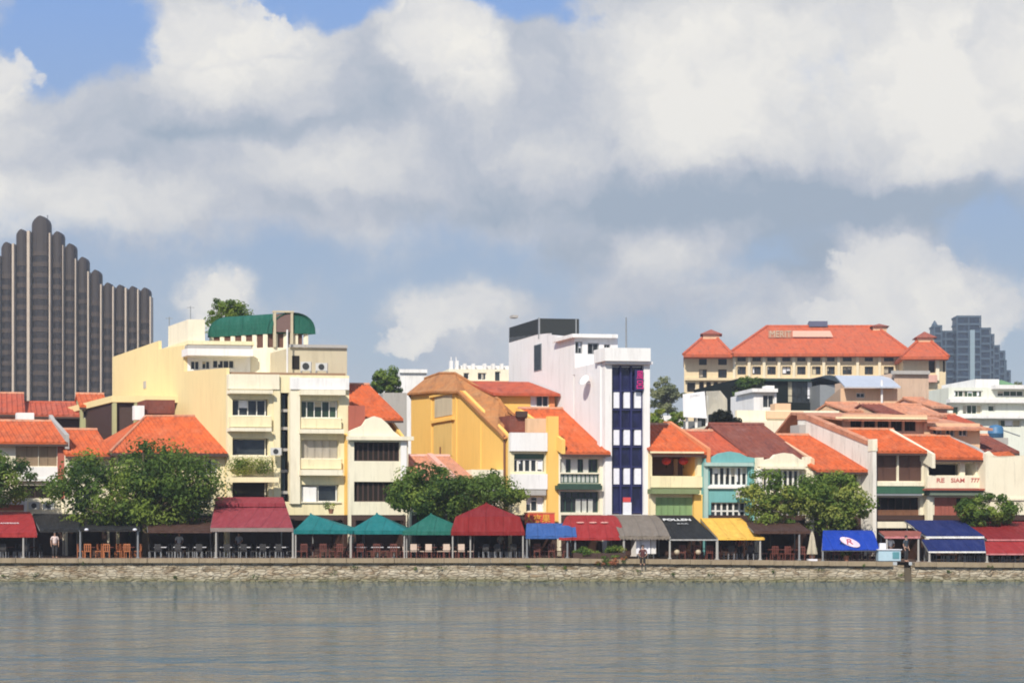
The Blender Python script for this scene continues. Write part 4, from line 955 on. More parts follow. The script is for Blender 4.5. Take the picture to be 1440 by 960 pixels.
def lettered_house():
    h = House('shophouse', 'shophouse with a deep dark balcony and red lettering on its cream parapet', 'house', 1304, 1385, D=106, phi=22)
    r = h.rect(1306, 1372, 645, 668); h.holes.append(r)
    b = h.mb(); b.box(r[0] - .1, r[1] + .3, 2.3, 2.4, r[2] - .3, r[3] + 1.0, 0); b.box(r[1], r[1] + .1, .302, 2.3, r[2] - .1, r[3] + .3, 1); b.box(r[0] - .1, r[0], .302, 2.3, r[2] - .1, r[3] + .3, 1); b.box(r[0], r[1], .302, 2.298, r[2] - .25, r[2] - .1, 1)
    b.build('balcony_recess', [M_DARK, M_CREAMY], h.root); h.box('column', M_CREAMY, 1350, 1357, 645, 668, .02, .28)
    h.window(1314, 1378, 699, 728, 6, 1, M_REDSH, M_DARK, shut=[(i / 6, (i + 1) / 6, 0, 1) for i in range(3)], shm=M_REDSH)
    bf = h.box('balcony_front', M_CREAMY, 1304.5, 1384, 668.5, 686, -.25, -.004)
    red = plain('red_lettering', (.55, .14, .11), .6)
    for tx, a, e in (('RE', 1314, 1325), ('SIAM', 1334, 1353), ('777', 1362, 1374)):
        text_mesh(tx, h.u(e) - h.u(a), red, bf, h.tf((h.u(a) + h.u(e)) / 2, -.26, h.z(675, a)), h.U, (0, 0, 1), 'lettering', bold=.015, height=.32)
    h.box('eave_strip', M_REDW, 1304, 1392, 686.5, 689, -.9, -.004); h.box('pent_awning', paint('grey_green_paint', (.16, .20, .15)), 1308, 1384, 689.3, 696, -.7, -.004)
    h.box('pier', M_CREAMY, 1304.5, 1312, 697, 735, -.2, -.004)
    h.shop(); rf, rg, ze = h.roof(643, 613, 4.2, M_TILE); h.body(M_CREAMY, ze - .05, 13, None)
    b = h.mb(); b.box(-.12, .12, -.8, 5, h.zs(640, 0), h.zs(636, 0)); 
    u = -.16; h.firewall(u, [(-.8, h.zs(638, -.8, u)), (4.3, h.zs(603, 4.3, u))], M_CREAMY, .24)
    u = h.W - .1; h.firewall(u, [(-.3, h.zs(641, -.3, u)), (1.0, h.zs(629, 1.0, u)), (4.6, h.zs(611, 4.6, u)), (5.4, h.zs(609, 5.4, u))], M_GREY, .3)
    d0 = 4.8; r = h.rect(1300, 1378, 600, 616, d0); hl = [h.rect(a, a + 13, 603, 613, d0) for a in (1312, 1330, 1348)]
    a = h.mb(); a.wall(r[0], r[1], r[2] - 2, r[3] + .3, d0, d0 + .2, hl, 0); a.build('attic', M_PEACH, h.root)
    sv, h.holes = h.holes, []
    for q in (1312, 1330, 1348): h.window(q, q + 13, 603, 613, 2, 1, M_WFRAME, M_GLASS, d=d0, recess=.12)
    h.holes = sv
    b = h.mb(); z0, z1 = h.zs(601, d0 - 1), h.zs(585, d0 + 6); b.prism_u([(d0 - 1.0, z0), (d0 + 6, z1), (d0 + 9, z1 - 2), (d0 + 9, z1 - 2.2), (d0 + 6, z1 - .2), (d0 - 1.0, z0 - .18)], h.u(1304, d0), h.u(1384, d0)); b.build('attic_roof', M_TILEP, h.root)
lettered_house()
def right_cream():
    h = House('shophouse', 'plain cream house with a blank front wall at the right edge behind the small tree', 'house', 1386, 1470, D=105.5, phi=20)
    h.shop(); zt = h.z(642); h.body(M_CREAMY, zt, 12)
    b = h.mb(); b.prism_d([(h.u(1386), zt + .003), (h.u(1386), h.z(637, 1386)), (h.u(1392), h.z(634, 1392)), (h.u(1398), h.z(640, 1398)), (h.u(1412), h.z(643, 1412)), (h.u(1440), h.z(640, 1440)), (h.u(1470), zt + .003)], .0, .3); b.build('gable_parapet', M_CREAMY, h.root)
    b = h.mb(); b.prism_d([(h.u(1400, .4), h.z(645, 1400, .4)), (h.u(1418, .4), h.z(634, 1418, .4)), (h.u(1436, .4), h.z(645, 1436, .4))], .4, 6); b.build('roof', M_TILE, h.root)
    h.box('string_course', M_CREAMY, 1386, 1470, 700, 703, -.12, -.004)
right_cream()

# ------------------------------------------------------------------ second row and background buildings
def back_block(name, label, cat, px0, px1, py0, D, m, depth=14, base_py=None, wins=(), phi=15, alpha=4, parapet=None, pm=None, fm=None):
    h = House(name, label, cat, px0, px1, D=D, alpha=alpha, phi=phi)
    for q in wins: h.window(*q[:4], q[4] if len(q) > 4 else 2, q[5] if len(q) > 5 else 1, fm or M_WFRAME, pm or M_GLASS, recess=.2)
    zt = h.z(py0); h.body(m, zt, depth)
    if parapet: h.box('parapet', parapet, px0 - 1, px1 + 1, py0 - 3, py0 + 2, -.3, -.004)
    return h
def back_roof(label, px0, px1, py_e, py_r, D, m, wall, dr=5, phi=20, wins=(), cap=None):
    h = House('rear_house', label, 'house', px0, px1, D=D, phi=phi)
    for q in wins: h.window(*q[:4], 2, 1, M_WFRAME, M_GLASS)
    rf, rg, ze = h.roof(py_e, py_r, dr, m, over=.8, cap=cap or M_TILEP); h.body(wall, ze - .05, dr * 2, rg); return h
back_roof('rear house with steep red roof at the far left edge below the dark tower', -30, 33, 580, 553, 121, M_TILER, M_PINK)
back_roof('rear house with long sagging dark red roof below the dark finned tower', 34, 112, 583, 566, 122, M_TILER, M_DWOOD_SHADE, cap=M_TILER)  # dark wall colour holds the shadow under this roof
hh = back_roof('rear house with olive walls and small orange roof left of the cream ledge', 113, 150, 570, 554, 121, M_TILE, paint('olive_plaster', (0.42, 0.42, 0.22)), wins=[(117, 125, 577, 588), (132, 146, 575, 590)])
hh.box('column', M_WHITE, 127, 131.5, 572, 604, -.3, -.004)

back_block('white_block', 'plain white block behind the curved gable shophouse', 'building', 563, 600, 522, 165, M_WHITE, parapet=M_WHITE, phi=18)
w2 = back_block('white_block', 'white roof terrace building with small pinnacles behind the brown roof', 'building', 631, 718, 519, 170, M_CREAMY, wins=[(652, 660, 524, 533, 1), (672, 684, 524, 534, 2), (696, 704, 522, 536, 1)], phi=18)
for a in (633, 641, 652, 664, 680, 692, 704): w2.box('pinnacle', M_WHITE, a, a + 4, 507 if a < 650 else 511, 519, .1, .6)
w2.box('terrace_wall', M_WHITE, 645, 716, 514, 520, .7, 1.0); w2.box('peach_band', M_PEACH, 648, 716, 535, 545, -.5, -.004)
b = MB(); b.tube(w2.tf(w2.u(637), .8, w2.z(520)), w2.tf(w2.u(637), .8, w2.z(501)), .07); b.tube(w2.tf(w2.u(644), .8, w2.z(520)), w2.tf(w2.u(644), .8, w2.z(501)), .07); b.build('aerial', M_WHITE, w2.root)
h5 = back_block('grey_shed', 'grey rooftop shed behind the orange roof beside the plain white block', 'shed', 538, 572, 552, 135, M_GREY, depth=8)
back_block('white_wall_house', 'low white house among trees just right of the white tower', 'house', 905, 962, 584, 150, M_WHITE, depth=10)
bw = back_block('cream_terrace_house', 'cream rear house with long blank parapet behind the brown roof', 'house', 1030, 1182, 592, 123, M_CREAMY, depth=14)
bw.box('parapet', M_CREAMY, 1036, 1180, 577, 592, 3, 3.4); bw.box('parapet', M_PEACH, 1078, 1130, 578, 588, 2.8, 2.99); bw.box('parapet_block', M_PEACH, 1090, 1112, 567, 578, 3.2, 4.2)
hc = back_block('white_chimney_house', 'small white tower room with one dark window below the hotel', 'building', 1060, 1092, 551, 150, M_WHITE, wins=[(1073, 1089, 555, 573, 2)], depth=6)
hc.box('roof_slab', M_WHITE, 1058, 1094, 546, 551, -.5, 4); hc.box('chimney', M_WHITE, 1077, 1089, 542, 546, .3, 1.2)
dn = back_block('dark_building', 'low dark green and black netted building in front of the hotel', 'building', 1040, 1152, 532, 190, plain('dark_netting', (.010, .014, .012), .9, 0, .1), depth=16, wins=[(1108, 1150, 536, 566, 6, 3)], fm=M_BLACK)
b = dn.mb(); b.prism_u([(-.6, dn.z(533)), (3, dn.z(529.5)), (9, dn.z(530)), (15, dn.z(534)), (15, dn.z(536)), (-.6, dn.z(536))], 3.0, dn.W + .3); b.build('roof', plain('dark_green_sheet', (.015, .05, .035), .6), dn.root)
dc = back_block('curved_roof_building', 'dark arched roof with pale underside beside the netted building', 'building', 1153, 1188, 541, 188, M_STEEL, depth=14)
b = dc.mb(); k = 10; b.prism_d([(dc.u(1150) + (dc.u(1192) - dc.u(1150)) * i / k, dc.z(543 - 15 * math.sin(math.pi * (.3 + .7 * i / k)))) for i in range(k + 1)], -.8, 13); b.build('roof', plain('dark_slate_sheet', (.03, .045, .06), .5), dc.root)
pb_ = back_block('peach_building', 'peach rear building with pale blue sheet roof and small dark window', 'building', 1182, 1262, 546, 145, M_PEACH, wins=[(1204, 1216, 552, 559, 2)], depth=14, phi=-6)
b = pb_.mb(); b.prism_u([(-1.2, pb_.z(545)), (7, pb_.z(528, d=7)), (7, pb_.z(530, d=7)), (-1.2, pb_.z(547))], pb_.u(1186), pb_.u(1264)); b.build('roof', paint('pale_blue_sheet', (.50, .53, .58), .5), pb_.root)
b = MB(); b.tube(pb_.tf(pb_.u(1239), -.5, pb_.z(590)), pb_.tf(pb_.u(1239), -.5, pb_.z(535)), .12); b.build('vent_pipe', M_WHITE, pb_.root)
pt_ = back_block('peach_tower_house', 'taller weathered peach building with blank wall right of the pale blue roof', 'building', 1258, 1306, 524, 150, paint('weathered_peach_plaster', (.62, .45, .33), stain=.4), depth=12, phi=18)
pt_.box('cornice', M_GREY, 1256, 1308, 521, 526, -.4, -.004)
pr = back_roof('rear house with pink walls and faded orange roof before the hotel right pavilion', 1306, 1332, 572, 560, 140, M_TILEP, M_PINK, dr=4)
wr = back_block('white_apartments', 'pale white apartment block with balconies and green roof at the right edge', 'building', 1334, 1480, 545, 160, paint('pale_greenish_plaster', (.74, .76, .66)), depth=18,
                wins=[(1340, 1349, 571, 583, 1), (1354, 1381, 569, 582, 4), (1390, 1399, 570, 578, 1), (1342, 1382, 549, 558, 6), (1403, 1440, 549, 557, 4), (1404, 1436, 590, 600, 3)], pm=M_GLASSG)
wr.box('upper_storey', M_WHITE, 1372, 1405, 533, 545, 1, 8); wr.box('band', M_WHITE, 1336, 1480, 561, 566, -.8, -.004); wr.box('band', M_WHITE, 1336, 1480, 584, 588, -.8, -.004); wr.box('parapet', M_WHITE, 1400, 1480, 541, 546.5, -.9, -.004)
b = wr.mb(); q = wr.rect(1408, 1436, 535, 543, 3); b.add([(q[0], 3, q[2]), (q[1], 3, q[2]), (q[1], 7, q[2]), (q[0], 7, q[2]), ((q[0] + q[1]) / 2, 5, q[3] + .3)], [(0, 1, 4), (1, 2, 4), (2, 3, 4), (3, 0, 4), (3, 2, 1, 0)]); b.build('pyramid_roof', plain('green_roof', (.16, .30, .14), .7), wr.root)
for (lb, a, e, pe, pr, D, m, w_) in (
        ('small rear house with dark gabled roof in front of the weathered peach building', 1238, 1264, 582, 568, 126, M_TILED, M_PEACH),
        ('small rear house with faded roof just left of the dark gabled one', 1188, 1230, 578, 567, 129, M_TILEP, M_PEACH),
        ('rear house with pink roof between the weathered peach building and pale apartments', 1268, 1322, 584, 569, 127, M_TILEP, M_PINK),
        ('rear house with low red roof below the pale apartment block', 1326, 1372, 598, 583, 125, M_TILER, M_CREAMY)):
    back_roof(lb, a, e, pe, pr, D, m, w_, dr=3)
def clutter(name, label, cat, px, py, D, w, d_, h_, m, legs=True):
    t = thing(name, label, cat, (X(px, D), D, Zw(py, D))); b = MB(); b.box(-w / 2, w / 2, 0, d_, .15, .15 + h_); b.build('casing', m, t); b = MB()
    b.lathe((0, 0, 0), [(.01, 0), (min(w, h_) * .38, 0), (min(w, h_) * .38, .03), (.02, .03)], 12); b.v = [Vector((p.x, -p.z - .003, p.y + .15 + h_ / 2)) for p in b.v]; b.build('fan', M_BLACK, t)
    b = MB(); b.box(-w / 2, -w / 2 + .08, 0, d_, 0, .147); b.box(w / 2 - .08, w / 2, 0, d_, 0, .147); b.build('stand', M_STEEL, t)
M_AC = plain('ac_casing', (.58, .57, .53), .5)
clutter('air_conditioner', 'air conditioner beside the tank room of the tall cream building', 'air conditioner', 452, 524, 108.8, .9, .4, .6, M_AC)
clutter('air_conditioner', 'air conditioner on top of the tall cream building near the vent pipe', 'air conditioner', 430, 524, 108.8, .8, .4, .7, M_AC)
ro = back_roof('rear house with low brown tiled roof carrying a blue tank', 1366, 1422, 634, 612, 112, M_TILED, M_BEIGE, dr=3, phi=20)
tk = thing('water_tank', 'blue rooftop water tank beside the pale apartment block', 'tank', (X(1400, 117), 117, Zw(616, 117)))
b = MB(); b.lathe((0, 0, 0), [(.5, 0), (.62, .05), (.62, .35), (.65, .38), (.62, .41), (.6, .85), (.45, 1.02), (.15, 1.10)], 16); b.build('drum', plain('blue_plastic', (.05, .16, .30), .5), tk, smooth=True)
b = MB(); b.box(-.8, .8, -.7, .7, -.55, -.003); b.build('plinth', M_GREY, tk)
b = MB(); b.tube((.5, 0, .7), (2.1, .3, .2), .05); b.build('pipe', M_STEEL, tk)

def billboard():
    D = 131; t = thing('billboard', 'white rooftop billboard on posts below the hotel left pavilion', 'billboard', (X(986, D), D, Zw(610, D)))
    def T(px, py, d=0): return (X(px, D + d) - t.location.x, d, Zw(py, D + d) - t.location.z)
    b = MB(); pts = [(960, 554), (991, 550), (994, 588), (961, 586)]
    b.add([T(*p) for p in pts] + [T(p[0], p[1], .3) for p in pts], [(0, 1, 2, 3), (7, 6, 5, 4), (0, 4, 5, 1), (1, 5, 6, 2), (2, 6, 7, 3), (3, 7, 4, 0)]); b.build('panel', paint('billboard_white', (.80, .79, .80), stain=.1), t)
    b = MB(); pts = [(992.5, 550, 0), (1012, 549, 4), (1022, 561, 5), (1022, 578, 5), (994, 583, 0)]
    b.add([T(*p) for p in pts] + [T(p[0] + .8, p[1], p[2] + .4) for p in pts], [(0, 1, 2, 3, 4), (9, 8, 7, 6, 5)] + [(i, i + 5, (i + 1) % 5 + 5, (i + 1) % 5) for i in range(5)]); b.build('side_panel', M_CREAMY, t)
    for px in (966, 979, 994): b = MB(); b.tube(T(px, 612, .5), T(px, 556, .5), .13); b.build('post', M_WHITE, t)
    text_mesh('JUMBO', .9, plain('grey_print', (.5, .5, .52), .6), t, T(977, 556.5), Vector(T(991, 550)) - Vector(T(960, 554)), (0, 0, 1), 'lettering', height=.25)
    b = MB(); b.box(*[T(967, 0)[0], T(993, 0)[0]], 3.2, 3.6, T(0, 612)[2], T(0, 588)[2]); b.build('plant_box', plain('slate_box', (.12, .13, .14), .6), t)
billboard()

def hotel():
    D = 262
    h = House('hotel', 'broad cream hotel with red hipped roof and two corner pavilions on the skyline', 'hotel', 962, 1336, D=D, alpha=0, phi=-7)
    def Rr(*a): return h.rect(*a)
    HC = paint('hotel_cream', (.74, .60, .38), stain=.15)
    # main block
    xs = [(1037, 1049), (1058, 1070), (1079, 1091), (1100, 1112), (1121, 1133), (1142, 1154), (1163, 1174), (1185, 1198), (1216, 1228), (1243, 1257)]
    for a, e in xs:
        h.window(a, e, 499.5, 508, 2, 1, M_DWOOD_SHADE, M_DARK, recess=.5, bar=.12, fw=.1); h.window(a, e, 515, 526.5, 2, 1, M_DWOOD_SHADE, M_GLASS, recess=.5, bar=.12, fw=.1)
    for a, e in ((983, 994), (1010, 1022)):
        h.window(a, e, 501, 513, 1, 1, M_DWOOD_SHADE, M_DARK, recess=.5); h.window(a, e, 519, 532, 2, 1, M_DWOOD_SHADE, M_GLASS, recess=.5)
    h.window(966, 978, 537, 551, 1, 1, M_WFRAME, M_DARK, recess=.6)
    for a in (983, 993, 1003, 1014): h.window(a, a + 7, 536, 547, 1, 1, M_PEACH, M_DARK, recess=.5)
    z498 = h.z(497.5); b = h.mb(); b.wall(0, h.u(1284), 0, z498, 0, .6, h.holes, 0); b.box(0, .6, .602, 26, 0, z498); b.box(h.u(1284) - .6, h.u(1284), .602, 26, 0, z498); b.build('wall', HC, h.root)
    for a in [1030.5 + 21 * i for i in range(8)] + [1204, 1235, 1262]: h.box('pilaster', paint('hotel_pale', (.80, .70, .50), stain=.1), a, a + 4, 498, 531, -.5, -.004)
    h.box('band', HC, 963, 1283, 531, 534.5, -.7, -.004)
    def hip(name, x0, x1, ra, rb, pe, pr, d0, d1, m, ov=1.2, over_py=None):
        ze = h.z(pe, d=d0); zr = h.z(pr, d=(d0 + d1) / 2); u0, u1 = h.u(x0, d0) - 0, h.u(x1, d0); dm = (d0 + d1) / 2
        b = h.mb(); A = (h.u(ra, dm), dm, zr); B = (h.u(rb, dm), dm, zr)
        cs = [(u0, d0, ze), (u1, d0, ze), (u1, d1, ze), (u0, d1, ze)]; lo = [(p[0], p[1], ze - .5) for p in cs]
        b.add(cs + [A, B], [(0, 1, 5, 4), (1, 2, 5), (2, 3, 4, 5), (3, 0, 4)]); b.add(cs + lo, [(0, 4, 5, 1), (1, 5, 6, 2), (2, 6, 7, 3), (3, 7, 4, 0), (4, 7, 6, 5)])
        r = b.build(name, m, h.root)
        c = MB()
        for p, q in ((cs[0], A), (cs[1], B), (A, B)): c.tube(h.tf(*p), h.tf(*q), .3)
        c.build('hip_cap', m, r); return r
    HT = tile('hotel_red_tile', (.58, .118, .042), .25)
    hip('roof', 1024, 1284, 1078, 1232, 497, 459, -1.5, 27, HT)
    hip('pavilion_roof', 961, 1030, 990, 1006, 498, 473, -2.5, 14, HT)
    # right pavilion projects forward and stands lower
    u0, u1 = h.u(1270, -6), h.u(1330, -6); zt = h.z(502, d=-6)
    sv = h.holes; h.holes = []
    for a, e, p, q in ((1306, 1315, 504, 524), (1326, 1329, 505, 523)): h.window(a, e, p, q, 1, 2, M_DWOOD_SHADE, M_DARK, d=-6, recess=.5)
    b = h.mb(); b.wall(u0, u1, 0, zt, -6, -5.4, h.holes, 0); b.box(u0, u0 + .6, -5.398, 8, 0, zt); b.box(u1 - .6, u1, -5.398, 8, 0, zt); b.build('pavilion_wall', HC, h.root)
    h.holes = sv
    h.box('balcony', M_PINK, 1302, 1318, 527, 537, -7.2, -6.01); h.box('pilaster', M_CREAMY, 1316, 1321, 502, 535, -6.5, -6.01)
    hip('pavilion_roof', 1267, 1334, 1293, 1306, 501, 477, -8, 10, HT)
    for x, pe, pr, w, d in ((1000, 475, 466, 12, 6), (1300, 480, 469, 12, 1), (1236, 464, 458, 10, 12)):
        u = h.u(x, d); z0 = h.z(pe, d=d); z1 = h.z(pr, d=d); b = h.mb(); wd = w * .13
        b.box(u - wd, u + wd, d - 1.4, d + 1.4, z0 - .8, z0 + .5); b.build('cupola', M_PEACH, h.root)
        b = h.mb(); b.add([(u - wd - .5, d - 1.9, z0 + .5), (u + wd + .5, d - 1.9, z0 + .5), (u + wd + .5, d + 1.9, z0 + .5), (u - wd - .5, d + 1.9, z0 + .5), (u, d, z1 + .4)], [(0, 1, 4), (1, 2, 4), (2, 3, 4), (3, 0, 4), (3, 2, 1, 0)]); b.build('cupola_roof', tile('cupola_tile', (.36, .10, .06)), h.root)
    # roof sign: emblem letters and a pale panel on the slope
    d = 7; z0 = h.z(472, d=d)
    t = thing('roof_sign', 'pale pink sign panel with lettering on the red hotel roof', 'sign', h.O + h.tf(h.u(1125, d), d, 0))
    o2 = h.tf(h.u(1125, d), d, 0)
    b = h.mb(); q0, q1 = h.u(1114, d), h.u(1171, d); za, zb = h.z(474.5, d=d), h.z(466, d=d); b.prism_d([(q0, za), (q1, za), (q1 - .6, zb), (q0, zb)], d - 1, d - .8); b.v = [p - o2 for p in b.v]; b.build('panel', paint('sign_pink', (.80, .52, .40), stain=.08), t)
    text_mesh('MERIT', 4.0, M_BEIGE, t, h.tf(h.u(1097, d), d - 1, h.z(470.5, d=d)) - o2, (1, 0, 0), (0, 0, 1), 'lettering', height=1.2)
    b = h.mb(); q0, q1 = h.u(1080, d), h.u(1113, d); b.box(q0, q1, d - .9, d - .7, h.z(476, d=d), h.z(465.5, d=d)); b.v = [p - o2 for p in b.v]; b.build('backing', paint('sign_backing', (.48, .22, .14)), t)
    u = h.u(1150, 13); b = h.mb(); b.box(u - 1.8, u + 1.8, 12, 15, h.z(460, d=13), h.z(452.5, d=13)); b.build('plant_unit', plain('blue_grey_unit', (.10, .11, .18), .5), h.root)
hotel()

def finned_tower():
    D = 360; k = D / F
    t = thing('office_tower', 'dark brown high rise of stepped rounded columns split by pale fins', 'tower', (X(110, D), D, G))
    GL = glass('tower_glass', (.026, .017, .012), .4); SP = paint('tower_spandrel', (.066, .046, .034), .6, .4); CAP = paint('tower_cap', (.044, .032, .026), .5, .2); FIN = paint('tower_fin', (.56, .46, .36), .7, .25)
    bays = [(-40, -24, 372), (-21, -4, 356), (0, 17, 340), (21, 38, 322), (43, 69, 303), (72, 88, 325), (90, 105.5, 342), (108, 123, 361), (126, 141, 379), (144, 158, 397), (161, 175.5, 400), (179, 193, 402), (196, 210.5, 404)]
    ox, oz = t.location.x, G
    for i, (a, e, top) in enumerate(bays):
        x0, x1 = X(a, D) - ox, X(e, D) - ox; r = (x1 - x0) / 2; cx = (x0 + x1) / 2; zt = Zw(top, D) - oz; zs = zt - r * 1.05
        plan = [(x0, 2.2), (x0, 0.9), (cx - r * .72, .25), (cx - r * .3, 0), (cx + r * .3, 0), (cx + r * .72, .25), (x1, .9), (x1, 2.2)]
        ins = [(cx + (p[0] - cx) * .985, p[1] + .12) for p in plan]
        b = MB(); fl = 2.75; z = zs - 6.5; solid_top = z
        b.prism_z(plan, z, zs, 2)
        while z > 1:
            b.prism_z(plan, z - fl * .42, z - .004, 0); b.prism_z(ins, z - fl + .004, z - fl * .42 - .004, 1); z -= fl
        # rounded head
        m = 10
        for j in range(m):
            a0 = math.pi / 2 * j / m; a1 = math.pi / 2 * (j + 1) / m
            w0, w1 = math.cos(a0), math.cos(a1); h0, h1 = zs + math.sin(a0) * (zt - zs), zs + math.sin(a1) * (zt - zs)
            P0 = [(cx + (p[0] - cx) * w0, p[1], h0) for p in plan]; P1 = [(cx + (p[0] - cx) * max(w1, .02), p[1], h1) for p in plan]; n = len(plan)
            b.add(P0 + P1, [(q, (q + 1) % n, (q + 1) % n + n, q + n) for q in range(n)], 2)
        b.build('bay', [SP, GL, CAP], t)
        if i + 1 < len(bays):
            nx0 = X(bays[i + 1][0], D) - ox; lo = min(top, bays[i + 1][2]); hi = max(top, bays[i + 1][2]); f = MB(); g = .10
            f.box(x1 + g, nx0 - g, -.5, 2.0, 0, Zw(hi + 3, D) - oz); f.build('fin', FIN, t)
        else:
            f = MB(); f.box(x1 + .05, x1 + .4, -.4, 2.0, 0, zs - 1); f.build('fin', FIN, t)
    k2 = MB(); k2.box(X(-40, D) - ox, X(203, D) - ox, 2.3, 9, 0, Zw(424, D) - oz); k2.build('core', SP, t)
    b = MB(); b.tube((X(56, D) - ox, 6, Zw(306, D) - oz), (X(56, D) - ox, 6, Zw(295, D) - oz), .15); b.build('mast', M_STEEL, t)
finned_tower()
def blue_tower():
    D = 620; t = thing('apartment_tower', 'blue grey glass high rise with stepped top at the right of the skyline', 'tower', (X(1370, D), D, G)); ox = t.location.x
    g = glass('blue_tower_glass', (.020, .038, .07), .3); fr = paint('blue_tower_frame', (.065, .10, .14), .6, .2); lt = paint('blue_tower_light', (.26, .34, .38), .6, .1)
    for (a, e, top, d) in ((1313, 1323, 455, 4), (1319, 1343, 462, 6), (1341, 1374, 443.5, 0), (1374, 1391, 459, 3), (1390, 1398, 467, 5), (1397, 1408, 482, 7), (1407, 1418, 489, 9), (1417, 1421, 502, 10), (1420, 1428, 516, 11), (1308, 1314, 540, 9)):
        x0, x1 = X(a + 5, D) - ox, X(e + 5, D) - ox; zt = Zw(top, D) - G; b = MB(); b.box(x0 + .3, x1 - .3, d + .4, d + 8, 0, zt - .3, 0)
        z = zt
        while z > 2: b.box(x0, x1, d, d + 8.2, z - .9, z, 1); z -= 3.3
        n = max(1, int((x1 - x0) / 3.5))
        for i in range(n + 1): u = x0 + (x1 - x0) * i / n; b.box(u - .25, u + .25, d - .15, d + .38, 0, zt - .002, 1)
        b.build('block', [g, fr], t)
    b = MB(); x = X(1367, D) - ox; b.box(x - 1.0, x + 1.0, -.6, -.16, 0, Zw(464, D) - G); b.build('stair_shaft', lt, t)
    x0, x1 = X(1353, D) - ox, X(1373, D) - ox; b = MB(); b.box(x0, x1, 3, 12, Zw(446, D) - G, Zw(442, D) - G); b.build('crown', lt, t)
    x = X(1323, D) - ox; b = MB(); b.lathe((x, 9, Zw(456, D) - G), [(1.6, 0), (1.4, 1), (.2, 3.0)], 6); b.build('turret', fr, t)
blue_tower()

# ------------------------------------------------------------------ trees and plants
LEAFS = [leafm('leaf_dark', (.045, .092, .020)), leafm('leaf_mid', (.085, .150, .028)), leafm('leaf_light', (.16, .235, .045))]
LEAFL = [leafm('leaf_mid', (.085, .150, .028)), leafm('leaf_light', (.16, .235, .045)), leafm('leaf_pale', (.24, .29, .07))]
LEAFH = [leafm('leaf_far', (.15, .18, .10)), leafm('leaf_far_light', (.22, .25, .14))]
def leaves(mb, c, rad, n, rnd, size, mi, up=.25):
    for _ in range(n):
        v = Vector((rnd.gauss(0, 1), rnd.gauss(0, 1), rnd.gauss(0, 1)))
        if v.length < 1e-3: continue
        v.normalize(); r = rnd.random() ** .45
        p = Vector(c) + Vector((v.x * rad[0] * r, v.y * rad[1] * r, v.z * rad[2] * r))
        nrm = (v * 1.25 + Vector((rnd.uniform(-.5, .5), rnd.uniform(-.5, .5), rnd.uniform(-.3, .5) + up))).normalized()
        a = nrm.orthogonal().normalized(); b = nrm.cross(a); th = rnd.uniform(0, 6.28)
        a, b = a * math.cos(th) + b * math.sin(th), b * math.cos(th) - a * math.sin(th)
        s = size * rnd.uniform(.6, 1.3); w = s * .42
        k = nrm * (s * .12)
        mb.add([tuple(p - a * s * .5), tuple(p + b * w * .6 + k), tuple(p + a * s * .5 - k * .5), tuple(p - b * w * .6 + k)], [(0, 1, 2, 3)], mi)
def tree(name, label, px0, px1, py0, py1, D, seed, n_clump, n_leaf, size=.26, mats=LEAFS, trunk=None, base=G, group=None, depth=.8, lumps=None, cat='tree', flat=1.0):
    rnd = random.Random(seed); cx = X((px0 + px1) / 2, D); w = (X(px1, D) - X(px0, D)) / 2; zt, zb = Zw(py0, D), Zw(py1, D); hh = (zt - zb) / 2; cz = (zt + zb) / 2
    tx = X(trunk, D) if trunk else cx
    t = thing(name, label, cat, (tx, D, base), group); off = Vector((tx, D, base))
    cl = []
    for i in range(n_clump):
        for _ in range(60):
            v = Vector((rnd.uniform(-1, 1), rnd.uniform(-1, 1), rnd.uniform(-1, 1)))
            if v.length > 1: continue
            if lumps:
                px = (px0 + px1) / 2 + v.x * (px1 - px0) / 2; py = (py0 + py1) / 2 - v.z * (py1 - py0) / 2
                if not any(((px - q[0]) / q[2]) ** 2 + ((py - q[1]) / q[3]) ** 2 < 1 for q in lumps): continue
            break
        r = rnd.choice([.10, .13, .17, .22, .28]) * rnd.uniform(.9, 1.15)
        cl.append((Vector((cx + v.x * w * (1.06 - r * .7), D + v.y * w * depth * .9, cz + v.z * hh * (1.08 - r * .8))), r))
    m = MB()
    for c, r in cl:
        rr = r * min(w, hh * 1.5) * 1.05 + .12
        mi = rnd.choice([0, 0, 1, 1, 2, 2]) if len(mats) > 2 else rnd.choice([0, 1])
        leaves(m, c - off, (rr * 1.15, rr * 1.1, rr * .8), int(n_leaf * rnd.uniform(.7, 1.2) * min(1.5, .35 + r * 4)), rnd, size * rnd.uniform(.8, 1.2), mi)
    m.build('crown', mats, t)
    b = MB(); h = cz - hh * .45 - base; lean = rnd.uniform(-.2, .2); tr = max(.06, min(.3, w * .045))
    p0 = Vector((0, 0, -.05)); p1 = Vector((lean * .4, .05, h * .5)); p2 = Vector((lean, .1, max(.3, h)))
    b.tube(p0, p1, tr * 1.25, tr * .95, 9); b.tube(p1, p2, tr * .95, tr * .75, 9)
    for c, r in cl[:: max(1, len(cl) // 26)]:
        e = c - off; mid = p2.lerp(e, .5) + Vector((0, 0, -.12 * (e - p2).length)); b.tube(p2, mid, tr * .5, tr * .32, 6); b.tube(mid, e, tr * .32, tr * .08, 5)
    b.build('trunk', M_BARK, t); return t
tree('street_tree', 'large broad dark green tree left of the maroon awning', 62, 316, 618, 752, 101.5, 11, 150, 130, .30, trunk=206, depth=.42,
     lumps=[(190, 690, 125, 55), (235, 655, 62, 42), (140, 675, 60, 40), (90, 700, 30, 40), (290, 690, 26, 40)])
tree('street_tree', 'tree cut off by the left edge beside the beige shuttered house', -70, 46, 634, 712, 102.5, 12, 60, 120, .30, trunk=-15, depth=.5)
